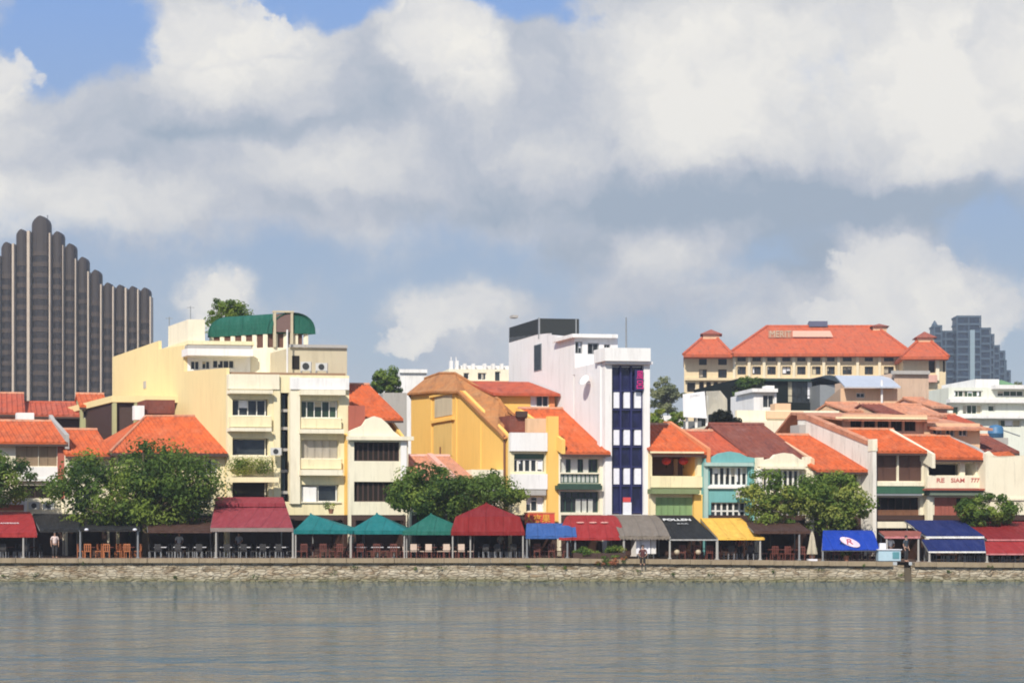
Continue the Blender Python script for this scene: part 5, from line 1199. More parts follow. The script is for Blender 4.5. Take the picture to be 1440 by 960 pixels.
tree('street_tree', 'wide dark green tree behind the teal and red tents', 536, 744, 650, 735, 103.0, 13, 110, 130, .29, trunk=650, depth=.4,
     lumps=[(640, 700, 100, 32), (600, 685, 45, 30), (715, 690, 30, 40), (690, 678, 35, 26), (565, 700, 28, 26), (572, 668, 10, 24), (735, 715, 14, 20)])
tree('street_tree', 'thin leaved lighter green tree in front of the teal and cream houses', 1036, 1130, 660, 742, 102.5, 14, 44, 95, .27, LEAFL, trunk=1082, depth=.5)
tree('street_tree', 'bushy light green tree below the party wall, right of the thinner tree', 1108, 1226, 662, 745, 102.8, 15, 85, 115, .27, LEAFL, trunk=1165, depth=.5)
tree('street_tree', 'small round dark green tree above the navy and red awnings', 1346, 1434, 694, 742, 103.2, 16, 55, 110, .25, LEAFS, trunk=1390, depth=.6)
tree('roof_tree', 'green tree growing on the roof beside the green vaulted terrace', 288, 362, 415, 480, 122, 17, 46, 110, .28, LEAFS, base=Zw(486, 122), trunk=310, lumps=[(312, 455, 26, 30), (340, 432, 24, 18), (320, 435, 22, 20)])
tree('distant_tree', 'dark tree and thin palm like crown left of the plain white block', 520, 566, 512, 562, 150, 18, 36, 70, .35, LEAFS, trunk=545)
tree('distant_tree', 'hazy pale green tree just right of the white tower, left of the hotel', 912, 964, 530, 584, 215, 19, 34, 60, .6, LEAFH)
tree('distant_tree', 'low green tree between the white house and the billboard posts', 906, 968, 576, 604, 135, 20, 36, 70, .35, LEAFL)
tree('rooftop_bush', 'dark bushy shrub between the billboard and the brown roof', 999, 1038, 573, 612, 121, 21, 36, 90, .24, [leafm('leaf_black', (.012, .018, .012)), leafm('leaf_black2', (.018, .024, .014))], base=Zw(612, 121), cat='shrub')
tree('distant_tree', 'green creeper covered tree before the dark netted building', 1030, 1082, 530, 566, 176, 22, 60, 80, .42, LEAFS[:2] + [leafm('leaf_black2', (.018, .024, .014))])
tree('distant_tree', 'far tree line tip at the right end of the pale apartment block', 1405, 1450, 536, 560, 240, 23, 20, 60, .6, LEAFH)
def potted(label, px0, px1, py0, py1, D, seed, n=7, mats=LEAFS, box=None, z0=None, nleaf=70, size=.16):
    rnd = random.Random(seed); cx = X((px0 + px1) / 2, D); z = gz(cx) if z0 is None else z0
    t = thing('potted_plant', label, 'plant', (cx, D, z)); w = (X(px1, D) - X(px0, D)) / 2; zt = Zw(py0, D) - z
    m = MB()
    for i in range(n): leaves(m, (rnd.uniform(-w, w) * .75, rnd.uniform(-.25, .25), rnd.uniform(.45, .9) * zt), (.3 * w + .12, .25, .28 * zt), nleaf, rnd, size, rnd.randrange(len(mats)))
    m.build('foliage', mats, t); b = MB()
    if box: b.box(-w, w, -.22, .22, 0, .38); 
    else: b.lathe((0, 0, 0), [(.14, 0), (.22, .34), (.24, .36), (.20, .36), (.18, .30)], 12)
    b.build('pot', box or plain('terracotta', (.36, .15, .08), .8), t); return t
h_ = None
potted('trailing green plants along the sill of the cream building above the maroon awning', 318, 393, 644, 682, 105.3, 31, 26, LEAFL, M_CREAM, z0=Zw(678, 105.4))
potted('small green plant on the cream building ledge above the second tent', 455, 476, 704, 722, 105.4, 32, 4, LEAFL, z0=Zw(722, 105.4), nleaf=40)
potted('potted shrub under the blue emblem awning', 1180, 1200, 764, 785, 97.2, 33, 6, LEAFS)
potted('pale potted shrub at the foot of the folded cream parasol', 1134, 1150, 768, 786, 96.6, 34, 5, LEAFL)
potted('planter of green shrubs under the red wing shaped awning', 846, 878, 768, 785, 96.2, 35, 8, LEAFL, M_DWOOD_SHADE)
potted('bushy planter at the quay edge left of the orange planter', 806, 846, 770, 786, 95.9, 36, 8, LEAFS, M_DWOOD_SHADE)
pf = potted('orange flowers trailing from the quay edge beside the white post', 840, 880, 780, 787, 95.35, 37, 6, LEAFS, M_DWOOD_SHADE, nleaf=40)
fm_ = MB(); rnd = random.Random(5)
for i in range(16): leaves(fm_, (rnd.uniform(-1, 1), -.45, rnd.uniform(-.35, .1)), (.18, .1, .15), 26, rnd, .12, rnd.randrange(2))
fm_.build('blossoms', [plain('orange_petals', (.42, .14, .06), .7), leafm('leaf_mid', (.085, .150, .028))], pf)
# weeds rooted in the wall joints
wd = MB(); rnd = random.Random(9)
for px in [8, 44, 120, 250, 355, 470, 500, 585, 620, 745, 760, 800, 900, 940, 1005, 1090, 1160, 1210, 1260, 1330, 1395]:
    leaves(wd, (X(px + rnd.uniform(-8, 8), D_Q), D_Q - .05 + rnd.uniform(0, .1), rnd.uniform(.25, 1.25)), (rnd.uniform(.15, .5), .1, rnd.uniform(.1, .2)), 26, rnd, .12, rnd.randrange(2))
tag(wd.build('wall_weeds', LEAFS[:2]), 'small weeds rooted in the joints of the stone river wall', 'weeds', kind='stuff')

# ------------------------------------------------------------------ awnings and tents on the promenade
def frame_pts(P0, P1, r): b = MB(); b.tube(P0, P1, r); return b
def awning(label, back, front, m, posts=(), val=.28, vm=None, name='awning', cat='awning', sag=.06, scallop=0, cheek=None, bulge=0.0, post_m=None, nx=14, post_d=None):
    (bx0, bx1, by, bD), (fx0, fx1, fy, fD) = back, front
    B0, B1 = Vector((X(bx0, bD), bD, Zw(by, bD))), Vector((X(bx1, bD), bD, Zw(by, bD))); F0, F1 = Vector((X(fx0, fD), fD, Zw(fy, fD))), Vector((X(fx1, fD), fD, Zw(fy, fD)))
    loc = Vector(((F0.x + F1.x) / 2, fD, gz((F0.x + F1.x) / 2))); t = thing(name, label, cat, loc); ny = 8
    def S(i, j):
        a, c = i / nx, j / ny; p = B0.lerp(B1, a).lerp(F0.lerp(F1, a), c)
        p = p + Vector((0, 0, -sag * math.sin(math.pi * c) * (0.6 + .4 * math.sin(a * 19)) + bulge * math.sin(math.pi * min(1, c)) - .02 * math.sin(a * math.pi * 7) * c)); return p - loc
    vs = []; fs = []
    for off in (0, -.035):
        for j in range(ny + 1):
            for i in range(nx + 1): vs.append(tuple(S(i, j) + Vector((0, 0, off))))
    N = (nx + 1) * (ny + 1)
    for j in range(ny):
        for i in range(nx):
            a = j * (nx + 1) + i; fs.append((a, a + nx + 1, a + nx + 2, a + 1)); fs.append((N + a + 1, N + a + nx + 2, N + a + nx + 1, N + a))
    for i in range(nx): a = i; fs.append((a, a + 1, N + a + 1, N + a)); a = ny * (nx + 1) + i; fs.append((a + 1, a, N + a, N + a + 1))
    for j in range(ny): a = j * (nx + 1); fs.append((a + nx + 1, a, N + a, N + a + nx + 1)); a += nx; fs.append((a, a + nx + 1, N + a + nx + 1, N + a))
    b = MB(); b.add(vs, fs); can = b.build('canopy', m, t, smooth=False)
    if val:
        b = MB(); k = nx * 2
        for i in range(k):
            a0, a1 = i / k, (i + 1) / k; p, q = F0.lerp(F1, a0) - loc, F0.lerp(F1, a1) - loc; dz = Vector((0, 0, -.036)); h0 = val * (1 - (scallop * abs(math.sin(a0 * k / 2 * math.pi)))); h1 = val * (1 - (scallop * abs(math.sin(a1 * k / 2 * math.pi))))
            y0 = Vector((0, -.02 + .015 * math.sin(i * 1.7), 0)); y1 = Vector((0, -.02 + .015 * math.sin((i + 1) * 1.7), 0))
            b.add([tuple(p + dz), tuple(q + dz), tuple(q + Vector((0, 0, -h1)) + y1), tuple(p + Vector((0, 0, -h0)) + y0)], [(0, 1, 2, 3)])
            t2 = Vector((0, .03, 0)); b.add([tuple(p + dz + t2), tuple(q + dz + t2), tuple(q + Vector((0, 0, -h1)) + y1 + t2), tuple(p + Vector((0, 0, -h0)) + y0 + t2)], [(3, 2, 1, 0)])
        b.build('valance', vm or m, can)
    b = MB(); b.tube(F0 - loc + Vector((0, .08, -.1)), F1 - loc + Vector((0, .08, -.1)), .045); b.tube(B0 - loc + Vector((0, -.05, -.1)), B1 - loc + Vector((0, -.05, -.1)), .045)
    for c in (0, .5, 1): b.tube(B0.lerp(B1, c) - loc + Vector((0, 0, -.11 - sag)), F0.lerp(F1, c) - loc + Vector((0, .05, -.11)), .04)
    b.build('frame', M_STEEL, t)
    if cheek:
        for s_, A, E in ((0, B0, F0), (1, B1, F1)):
            b = MB(); p, q = A - loc, E - loc; z = q.z - .05; b.add([tuple(p + Vector((0, 0, -.02))), tuple(q + Vector((0, 0, -.04))), (q.x, q.y, z), (p.x, p.y, z)], [(0, 1, 2, 3)]); b.add([tuple(p + Vector((.03, 0, -.02))), tuple(q + Vector((.03, 0, -.04))), (q.x + .03, q.y, z), (p.x + .03, p.y, z)], [(3, 2, 1, 0)]); b.build('cheek', cheek, can)
    for px in posts:
        pd = fD + .1 if post_d is None else post_d; f = (X(px, pd) - F0.x) / (F1.x - F0.x) if F1.x != F0.x else 0
        x = X(px, pd) - loc.x; b = MB(); b.tube((x, pd - fD, 0), (x, pd - fD, F0.z - loc.z - .05), .075, .065, 8); b.lathe((x, pd - fD, 0), [(.14, 0), (.14, .05), (.08, .07)], 8); b.build('post', post_m or M_WSTEEL, t)
    for c in (.04, .96):
        p = B0.lerp(B1, c) - loc; b = MB(); b.tube((p.x, p.y - .1, 0), (p.x, p.y - .1, p.z - .1), .05); b.build('rear_post', M_STEEL, t)
    t['_c'] = 0; del t['_c']
    return t, can, (B0 - loc, B1 - loc, F0 - loc, F1 - loc)
def tent(label, px0, px1, py_e, peak, m, D0=96.6, D1=105.2, posts=True, name='tent', conc=.03, val=.26, tier=None):
    Dm = (D0 + D1) / 2; x0, x1 = X(px0, D0), X(px1, D0); ze = Zw(py_e, D0); xp, zp = X(peak[0], Dm), Zw(peak[1], Dm); loc = Vector(((x0 + x1) / 2, D0, gz((x0 + x1) / 2))); t = thing(name, label, 'tent', loc)
    C = [Vector((x0, D0, ze)), Vector((x1, D0, ze)), Vector((x1, D1, ze)), Vector((x0, D1, ze))]; P = Vector((xp, Dm, zp)); n = 8; b = MB()
    for off in (0, -.035):
        for k in range(4):
            A, E = C[k], C[(k + 1) % 4]
            for j in range(n):
                for i in range(n):
                    q = []
                    for (ii, jj) in ((i, j), (i + 1, j), (i + 1, j + 1), (i, j + 1)):
                        f = jj / n; base = A.lerp(E, ii / n); p = base.lerp(P, f)
                        if tier: fz = (f / .125 * tier if f < .126 else tier + (f - .125) / .875 * (1 - tier)); p.z = base.z + (P.z - base.z) * fz
                        p = p + Vector((0, 0, -conc * math.sin(math.pi * f) * (1 + .25 * math.sin(math.pi * ii / n)) + off)); q.append(tuple(p - loc))
                    if jj == n and j == n - 1: q = q[:3]
                    b.add(q, [tuple(range(len(q))) if off == 0 else tuple(range(len(q) - 1, -1, -1))])
    can = b.build('canopy', m, t)
    b = MB()
    for k in range(4):
        A, E = C[k] - loc, C[(k + 1) % 4] - loc; o = Vector((0, 0, -val)); ns = 10
        for i in range(ns):
            p, q = A.lerp(E, i / ns), A.lerp(E, (i + 1) / ns); w0, w1 = .025 * math.sin(i * 2.1), .025 * math.sin((i + 1) * 2.1); b.add([tuple(p), tuple(q), tuple(q + o + Vector((w1, w1, 0))), tuple(p + o + Vector((w0, w0, 0)))], [(0, 1, 2, 3)])
    b.build('valance', m, can)
    b = MB(); b.lathe(tuple(P - loc), [(.05, -.1), (.08, .0), (.05, .04), (.01, .06)], 8); b.build('finial', m, can)
    for k in range(4):
        q = C[k] - loc; b = MB(); ins = Vector((.12 if k in (0, 3) else -.12, .12 if k < 2 else -.12, 0)); b.tube((q.x + ins.x, q.y + ins.y, 0), (q.x + ins.x, q.y + ins.y, q.z - .03), .055); b.build('post', M_WSTEEL if k < 2 else M_STEEL, t)
    return t, can
F_RED = fabric('red_canvas', (0.3024, 0.0216, 0.0202)); F_MAR = fabric('maroon_canvas', (0.2592, 0.0360, 0.0468)); F_TEAL = fabric('teal_canvas', (0.0058, 0.1508, 0.1508)); F_GREEN = fabric('sea_green_canvas', (0.0136, 0.1240, 0.0899))
F_DRED = fabric('dark_red_canvas', (0.2046, 0.0112, 0.0112)); F_BLUE = fabric('blue_canvas', (0.0338, 0.0975, 0.2850)); F_TAN = fabric('taupe_canvas', (0.1950, 0.1613, 0.1275)); F_BLACK = fabric('black_canvas', (.013, .013, .013)); F_YEL = fabric('yellow_canvas', (.80, .46, .075))
F_BRN = fabric('brown_canvas', (.065, .030, .020)); F_ROYAL = fabric('royal_blue_canvas', (0.0064, 0.0440, 0.3360)); F_NAVY = fabric('navy_canvas', (0.0080, 0.0176, 0.1040)); F_PINKR = fabric('faded_red_canvas', (0.4675, 0.1700, 0.1700)); F_WHT = fabric('white_canvas', (.72, .70, .66))
WTXT = plain('white_lettering', (.80, .79, .76), .6)
def on_slope(quad, a, c, lift=.05):
    B0, B1, F0, F1 = quad; return B0.lerp(B1, a).lerp(F0.lerp(F1, a), c) + Vector((0, -.02, lift))
def slope_dirs(quad):
    B0, B1, F0, F1 = quad; return (F1 - F0), ((B0 + B1) - (F0 + F1))
NOW = {}
t, can, q = awning('red awning with pale lettering at the left edge', (-60, 42, 719, 104.6), (-60, 52, 749, 96.6), F_RED, posts=(-18, 33), val=.3, bulge=.25, sag=0)
xd, yd = slope_dirs(q); text_mesh('TANDOOR', 1.5, WTXT, can, on_slope(q, .66, .72, .24), xd, yd, height=.35)
awning('black flat canopy beneath the large left tree beside the red awning', (46, 112, 722, 104.6), (56, 110, 744, 96.8), F_BLACK, posts=(), val=.2)
t, can, q = awning('dark canopy on grey posts under the large tree sheltering orange chairs', (112, 196, 732, 104.4), (112, 196, 744, 96.8), F_BLACK, posts=(113, 194), val=.12, post_m=M_STEEL)
b = MB()
for px in (122, 190): x = X(px, 96.7) - t.location.x; b.lathe((x, -.15, Zw(744, 96.7) - G), [(.04, -.10), (.13, -.07), (.15, 0), (.07, .07)], 10)
b.build('lamp', M_BLIND, t)
awning('dark brown canopy between the large tree trunk and the maroon awning', (206, 300, 728, 104.4), (208, 300, 746, 96.8), F_BRN, posts=(), val=.15)
t, can, q = awning('maroon two tier awning below the cream building', (303, 400, 703, 104.8), (296, 412, 741, 96.6), F_MAR, posts=(304, 412), val=.3, vm=plain('grey_valance', (.22, .17, .15), .8))
b = MB(); A0, A1 = on_slope(q, .02, .28, .30), on_slope(q, .98, .28, .30); T0, T1 = on_slope(q, .02, -.02, .2), on_slope(q, .98, -.02, .2)
for o in (0, -.04): b.add([tuple(p + Vector((0, 0, o))) for p in (T0, T1, A1, A0)], [(0, 1, 2, 3)])
b.add([tuple(p) for p in (A0, A1, A1 + Vector((0, .0, -.26)), A0 + Vector((0, .0, -.26)))], [(0, 1, 2, 3)]); b.build('upper_tier', F_MAR, can)
tent('teal tent nearest the maroon awning', 413, 496, 745, (437, 722), F_TEAL)
tent('middle teal tent of the three beside the dark red pavilion', 490, 574, 745.5, (530, 721.5), F_TEAL, D0=96.8)
tent('sea green tent next to the dark red pavilion', 566, 664, 746.5, (606, 722), F_GREEN)
t, can = tent('large dark red pavilion tent with shallow upper tier', 634, 738, 747, (684, 707), F_DRED, conc=.0, D0=96.4, D1=105.3, tier=.50)
awning('bright blue canopy below the orange red sign', (742, 806, 738, 103), (739, 811, 753, 96.6), F_BLUE, posts=(741, 798, 809), val=.2, bulge=.45, sag=0, post_m=M_STEEL)
t, can, q = awning('red wing shaped awning with three pale emblems', (800, 862, 724, 104.4), (786, 880, 756, 96.5), F_RED, posts=(877,), val=.15, bulge=.4, sag=0)
for a in (.30, .52, .72):
    p = on_slope(q, a, .62, .44); b = MB(); xd, yd = slope_dirs(q); xd = xd.normalized(); yd = yd.normalized(); ns = xd.cross(yd); vs = [tuple(p + xd * .28 * math.cos(k * .5236) + yd * .2 * math.sin(k * .5236) + ns * (.02 if s_ else 0)) for s_ in (1, 0) for k in range(12)]
    b.add(vs, [tuple(range(12)), tuple(range(23, 11, -1))] + [(k, k + 12, (k + 1) % 12 + 12, (k + 1) % 12) for k in range(12)]); b.build('emblem', fabric('pale_red_print', (.70, .34, .28)), can)
awning('taupe grey canvas awning below the white tower', (853, 922, 724, 104.6), (872, 942, 753, 96.4), F_TAN, posts=(877.5, 942), val=.3, scallop=.3, bulge=.25, sag=0)
t, can, q = awning('black awning with white lettering beside the yellow awning', (924, 974, 725, 104.6), (942, 1008, 757, 96.4), F_BLACK, posts=(1008,), val=.12, vm=plain('grey_trim', (.34, .33, .31), .6), cheek=F_BLACK)
xd, yd = slope_dirs(q); text_mesh('POLLEN', 2.0, WTXT, can, on_slope(q, .45, .22, .06), xd, yd, bold=.03, height=.75); text_mesh('BAR', .8, plain('grey_lettering', (.4, .4, .39), .6), can, on_slope(q, .52, .40, .06), xd, yd, height=.35)
awning('bright yellow awning between the black and brown ones', (985, 1042, 728, 104.6), (1010, 1075, 756, 96.4), F_YEL, posts=(1009, 1069), val=.14, cheek=F_YEL)
awning('dark brown canopy below the thin leaved tree', (1046, 1120, 731, 104.6), (1060, 1140, 746, 96.6), F_BRN, posts=(1124,), val=.2, post_m=M_STEEL)
t, can, q = awning('royal blue curved awning with a pale oval emblem', (1158, 1222, 746, 102), (1156, 1236, 772, 96.4), F_ROYAL, posts=(1157, 1235), val=.06, bulge=.5, sag=0, cheek=F_ROYAL, post_m=M_STEEL)
S_ = lambda c: on_slope(q, .5, c, .5 * math.sin(math.pi * c))
xd = (q[3] - q[2]).normalized(); yd = (S_(.76) - S_(.92)).normalized(); ns = xd.cross(yd); p = S_(.84) + ns * .03; b = MB(); vs = []
for s_ in (.03, 0):
    for k in range(24): an = k / 24 * 6.283; e = Vector((.62 * math.cos(an), .9 * math.sin(an))); rx = e.x * .95 + e.y * -.35; ry = e.y * .9 - e.x * .25; vs.append(tuple(p + xd * rx + yd * ry + ns * s_))
b.add(vs, [tuple(range(24)), tuple(range(47, 23, -1))] + [(k, k + 24, (k + 1) % 24 + 24, (k + 1) % 24) for k in range(24)]); em = b.build('emblem', fabric('pale_pink_print', (.72, .55, .60)), can)
text_mesh('R', .42, plain('red_print', (.45, .06, .10), .6), em, p + ns * .05, xd, yd, 'emblem_letter', height=.8)
awning('small red canopy on white posts over the pale blue counter', (1236, 1296, 746, 101), (1244, 1294, 753, 96.6), fabric('brick_red_canvas', (0.3000, 0.0900, 0.0638)), posts=(1247, 1291.5), val=.18, vm=F_PINKR)
t, can, q = awning('navy blue two tier awning with white trim', (1272, 1352, 731, 104.4), (1302, 1384, 753, 99.0), F_NAVY, posts=(), val=.18, vm=F_WHT, sag=0)
awning('lower navy blue awning tier with white hem in front of the black shade', (1296, 1384, 758, 99.0), (1306, 1386, 774, 96.4), F_NAVY, posts=(1307,), val=.14, vm=F_WHT, sag=0)
b = MB(); 
awning('upper red striped awning tier at the right edge', (1352, 1470, 733, 104.4), (1388, 1490, 757, 99.0), F_DRED, posts=(), val=.15, vm=F_PINKR, sag=0)
awning('lower red awning tier at the right edge with pale hem', (1384, 1490, 761, 99.0), (1387, 1490, 777, 96.4), F_RED, posts=(1388,), val=.14, vm=F_PINKR, sag=0)

def shop_sign():
    D = 105.2; t = thing('shop_sign', 'orange red shop sign with three yellow characters above the blue canopy', 'sign', (X(759, D), D, Zw(737, D)))
    b = MB(); x0, x1 = X(738, D) - t.location.x, X(780, D) - t.location.x; h = Zw(721.5, D) - t.location.z; b.box(x0, x1, 0, .15, 0, h); b.build('board', plain('sign_red', (.68, .07, .035), .5), t)
    b = MB(); b.box(x0 - .05, x1 + .05, -.04, .17, h + .003, h + .08); b.build('top_rail', M_ORW, t)
    text_mesh('人來果', 1.9, plain('sign_yellow', (.80, .36, .04), .5), t, (X(756, D) - t.location.x, -.03, h * .55), (1, 0, 0), (0, 0, 1), 'lettering', bold=.02, height=.62)
shop_sign()
def folded_parasol():
    D = 96.3; t = thing('folded_parasol', 'closed cream parasol on a white base between brown canopy and blue awning', 'parasol', (X(1142, D), D, gz(X(1142, D))))
    b = MB(); n = 16; vs = []; fs = []; prof = [(.05, 1.95), (.13, 1.6), (.2, 1.1), (.28, .6), (.3, .45)]
    for r, z in prof:
        for i in range(n): a = i / n * 6.283; rr = r * (1 + .22 * (1 if i % 2 else -1)); vs.append((rr * math.cos(a), rr * math.sin(a), z))
    for j in range(len(prof) - 1):
        for i in range(n): fs.append((j * n + i, j * n + (i + 1) % n, (j + 1) * n + (i + 1) % n, (j + 1) * n + i))
    b.add(vs, fs + [tuple(range(n))]); b.build('canopy', fabric('cream_canvas', (.50, .44, .33)), t); b = MB(); b.tube((0, 0, .1), (0, 0, 2.05), .025); b.build('pole', M_WSTEEL, t); b = MB(); b.box(-.3, .3, -.3, .3, 0, .12); b.build('base', M_BLIND, t)
folded_parasol()
def counter():
    D = 96.1; t = thing('counter', 'pale blue serving counter under the small red canopy', 'counter', (X(1251, D), D, gz(X(1251, D)))); b = MB(); b.box(-.75, .75, 0, .7, .05, .78); b.build('body', plain('pale_blue_paint', (.42, .58, .66), .6), t)
    b = MB(); b.box(-.82, .82, -.08, .78, .783, .84); b.build('worktop', M_BLIND, t); b = MB(); b.box(.2, .65, -.03, -.003, .2, .65); b.build('door', plain('teal_door', (.10, .28, .32), .6), t); b = MB(); b.box(-.6, -.2, .2, .5, .843, 1.25); b.build('dispenser', M_BLIND, t)
counter()
def menu_board(px, label, D=97.0, m=M_BLIND):
    t = thing('hanging_banner', label, 'banner', (X(px, D), D, gz(X(px, D)))); b = MB(); b.box(-.17, .17, -.02, .02, .35, 1.5); b.build('cloth', m, t); b = MB(); b.tube((-.2, 0, 1.52), (.2, 0, 1.52), .02); b.tube((0, 0, 0), (0, 0, 1.52), .02); b.build('stand', M_STEEL, t)
for px, w in ((898, 'leftmost'), (904, 'second from the left'), (911, 'third from the left'), (919, 'rightmost')): menu_board(px, 'white banner under the taupe awning, %s of four' % w, m=M_BLIND if px != 919 else F_WHT)

# ------------------------------------------------------------------ tables and chairs
def proto_chair(seat_m, leg_m, style):
    t = thing('dining_chair', 'x', 'chair', (0, 0, -50)); parts = []
    b = MB(); b.box(-.22, .22, -.22, .22, .42, .47); parts.append(b.build('seat', seat_m, t))
    b = MB()
    if style == 'slat':
        for x in (-.2, -.07, .07, .2): b.box(x - .03, x + .03, .19, .22, .473, .88)
        b.box(-.23, .23, .185, .225, .883, .96)
    else: b.box(-.22, .22, .18, .23, .52, .95)
    parts.append(b.build('backrest', seat_m, t))
    for x in (-.19, .19):
        for y in (-.19, .2): b = MB(); b.box(x - .022, x + .022, y - .022, y + .022, 0, .418); parts.append(b.build('leg', leg_m, t))
    CH_OF[t] = parts; return t
def proto_table(top_m, leg_m, cloth=None):
    t = thing('dining_table', 'x', 'table', (0, 0, -50)); parts = []
    b = MB(); b.box(-.42, .42, -.42, .42, .70, .745); parts.append(b.build('tabletop', top_m, t)); b = MB(); b.tube((0, 0, .03), (0, 0, .698), .035); b.lathe((0, 0, 0), [(.26, 0), (.26, .03), (.05, .06)], 10); parts.append(b.build('pedestal', leg_m, t))
    CH_OF[t] = parts; return t
ORD = ['first', 'second', 'third', 'fourth', 'fifth', 'sixth', 'seventh', 'eighth', 'ninth']
used = set()
def place(p, x, y, rz, label, group):
    o = p if p not in used else copy_tree(p); used.add(p)
    o.location = (x, y, gz(x)); o.rotation_euler = (0, 0, rz); o['label'] = label; o['group'] = group; return o
def seating(where, px0, px1, n, D, ch, tb, ccol, tcol, seed, row=''):
    rnd = random.Random(seed)
    for i in range(n):
        px = px0 + (px1 - px0) * (i + .5) / n; x, y = X(px, D), D + rnd.uniform(-.15, .15)
        place(tb, x, y, rnd.uniform(-.1, .1), '%s table, %s from left under the %s' % (tcol, ORD[i], where), 'tables under the ' + where)
        for s, nm in ((-1, 'left'), (1, 'right')):
            place(ch, x + s * .62, y + rnd.uniform(-.12, .12), (math.pi / 2 * -s) + rnd.uniform(-.25, .25), '%s chair, %s side of %s table from left under %s' % (ccol, nm, ORD[i], where), 'chairs under the ' + where)
        place(ch, x + rnd.uniform(-.1, .1), y - .66, math.pi + rnd.uniform(-.3, .3), '%s chair, river side of %s table from left under %s' % (ccol, ORD[i], where), 'chairs under the ' + where)
OW = plain('orange_wood', (.45, .15, .05), .5); RW = plain('red_brown_wood', (.16, .045, .03), .5); CW = plain('cream_cushion', (.62, .48, .38), .7); DKM = plain('dark_seat', (.03, .028, .028), .6)
c_or = proto_chair(OW, OW, 'slat'); c_dk = proto_chair(DKM, M_STEEL, 'pad'); c_rd = proto_chair(RW, RW, 'slat'); c_cr = proto_chair(CW, RW, 'pad')
t_wd = proto_table(RW, M_BLACK); t_wh = proto_table(M_BLIND, M_STEEL)
seating('dark canopy by large tree', 114, 196, 3, 97.8, c_or, t_wd, 'orange wooden', 'dark wooden', 1)
seating('red lettered awning', -6, 56, 2, 98.0, c_dk, t_wd, 'dark padded', 'dark wooden', 2)
seating('dark brown canopy by trunk', 214, 296, 3, 98.0, c_dk, t_wh, 'dark padded', 'white topped', 3)
seating('maroon awning', 308, 408, 4, 97.9, c_dk, t_wh, 'dark padded', 'white topped', 4)
seating('teal tent nearest maroon awning', 420, 492, 3, 98.0, c_rd, t_wd, 'brown slatted', 'dark wooden', 5)
seating('middle teal tent', 496, 566, 3, 98.0, c_rd, t_wh, 'brown slatted', 'white topped', 6)
seating('sea green tent', 574, 660, 4, 97.8, c_cr, t_wd, 'cream backed', 'brown wooden', 7)
seating('dark red pavilion', 672, 732, 3, 98.2, c_dk, t_wd, 'dark padded', 'dark wooden', 8)
seating('bright blue canopy', 744, 806, 3, 98.2, c_rd, t_wd, 'brown slatted', 'dark wooden', 9)
seating('black lettered awning', 948, 1006, 3, 98.0, c_rd, t_wd, 'brown slatted', 'dark wooden', 10)
seating('yellow awning', 1014, 1066, 2, 98.2, c_dk, t_wd, 'dark padded', 'dark wooden', 11)
seating('brown canopy', 1078, 1132, 3, 97.8, c_rd, t_wd, 'brown slatted', 'dark wooden', 12)
seating('royal blue awning', 1162, 1232, 3, 98.2, c_rd, t_wh, 'brown slatted', 'white topped', 13)
seating('lower navy awning', 1312, 1380, 3, 98.4, c_dk, t_wd, 'dark padded', 'dark wooden', 14)
seating('lower red awning', 1394, 1440, 2, 98.4, c_dk, t_wd, 'dark padded', 'dark wooden', 15)
def lamp_ball(px, py, D, label):
    t = thing('table_lamp', label, 'lamp', (X(px, D), D, gz(X(px, D)))); b = MB(); z = Zw(py, D) - t.location.z; b.lathe((0, 0, z - .18), [(.05, 0), (.16, .06), (.2, .18), (.16, .30), (.05, .36)], 12); b.build('lamp_shade', plain('globe_white', (.50, .42, .30), .5), t, smooth=True); b = MB(); b.tube((0, 0, 0), (0, 0, z - .18), .03); b.build('pole', M_BLACK, t)
lamp_ball(952, 776, 96.9, 'pale globe lamp left of two under the black awning'); lamp_ball(982, 776, 96.9, 'pale globe lamp right of two under the black awning')

# ------------------------------------------------------------------ people
def skin_mesh(name, verts, edges, radii, m, parent, root=0, sub=2):
    me = bpy.data.meshes.new(name + '_rig'); me.from_pydata([tuple(v) for v in verts], edges, []); ob = bpy.data.objects.new(name + '_rig', me); COL.objects.link(ob)
    md = ob.modifiers.new('Skin', 'SKIN'); md.use_smooth_shade = True
    if not me.skin_vertices: bpy.context.view_layer.objects.active = ob
    sv = me.skin_vertices[0].data
    for i, r in enumerate(radii):
        rr = r if isinstance(r, tuple) else (r, r); sv[i].radius = rr; sv[i].use_root = (i == root)
    s2 = ob.modifiers.new('Sub', 'SUBSURF'); s2.levels = sub; s2.render_levels = sub
    dg = bpy.context.evaluated_depsgraph_get(); dg.update(); out = bpy.data.meshes.new_from_object(ob.evaluated_get(dg)); bpy.data.objects.remove(ob)
    out.materials.clear(); out.materials.append(m); out.name = name
    for p in out.polygons: p.use_smooth = True
    o = bpy.data.objects.new(name, out); COL.objects.link(o); o.parent = parent; return o
def hand_chain(V, E, Rd, wrist, d, side):
    d = Vector(d).normalized(); s = Vector(side).normalized(); b = len(V); V.append(Vector(V[wrist]) + d * .05); E.append((wrist, b)); Rd.append((.034, .018))
    for i, (o, L) in enumerate(((-.028, .065), (-.010, .078), (.010, .074), (.027, .058))):
        k = len(V); p = V[b] + d * .045 + s * o; V += [p, p + d * L * .55 + Vector((0, -.006, 0)), p + d * L + Vector((0, -.018, 0))]; E += [(b, k), (k, k + 1), (k + 1, k + 2)]; Rd += [.0095, .0085, .007]
    k = len(V); p = V[b] - s * .036 - d * .02; V += [p, p + d * .035 - s * .012]; E += [(b, k), (k, k + 1)]; Rd += [.011, .008]
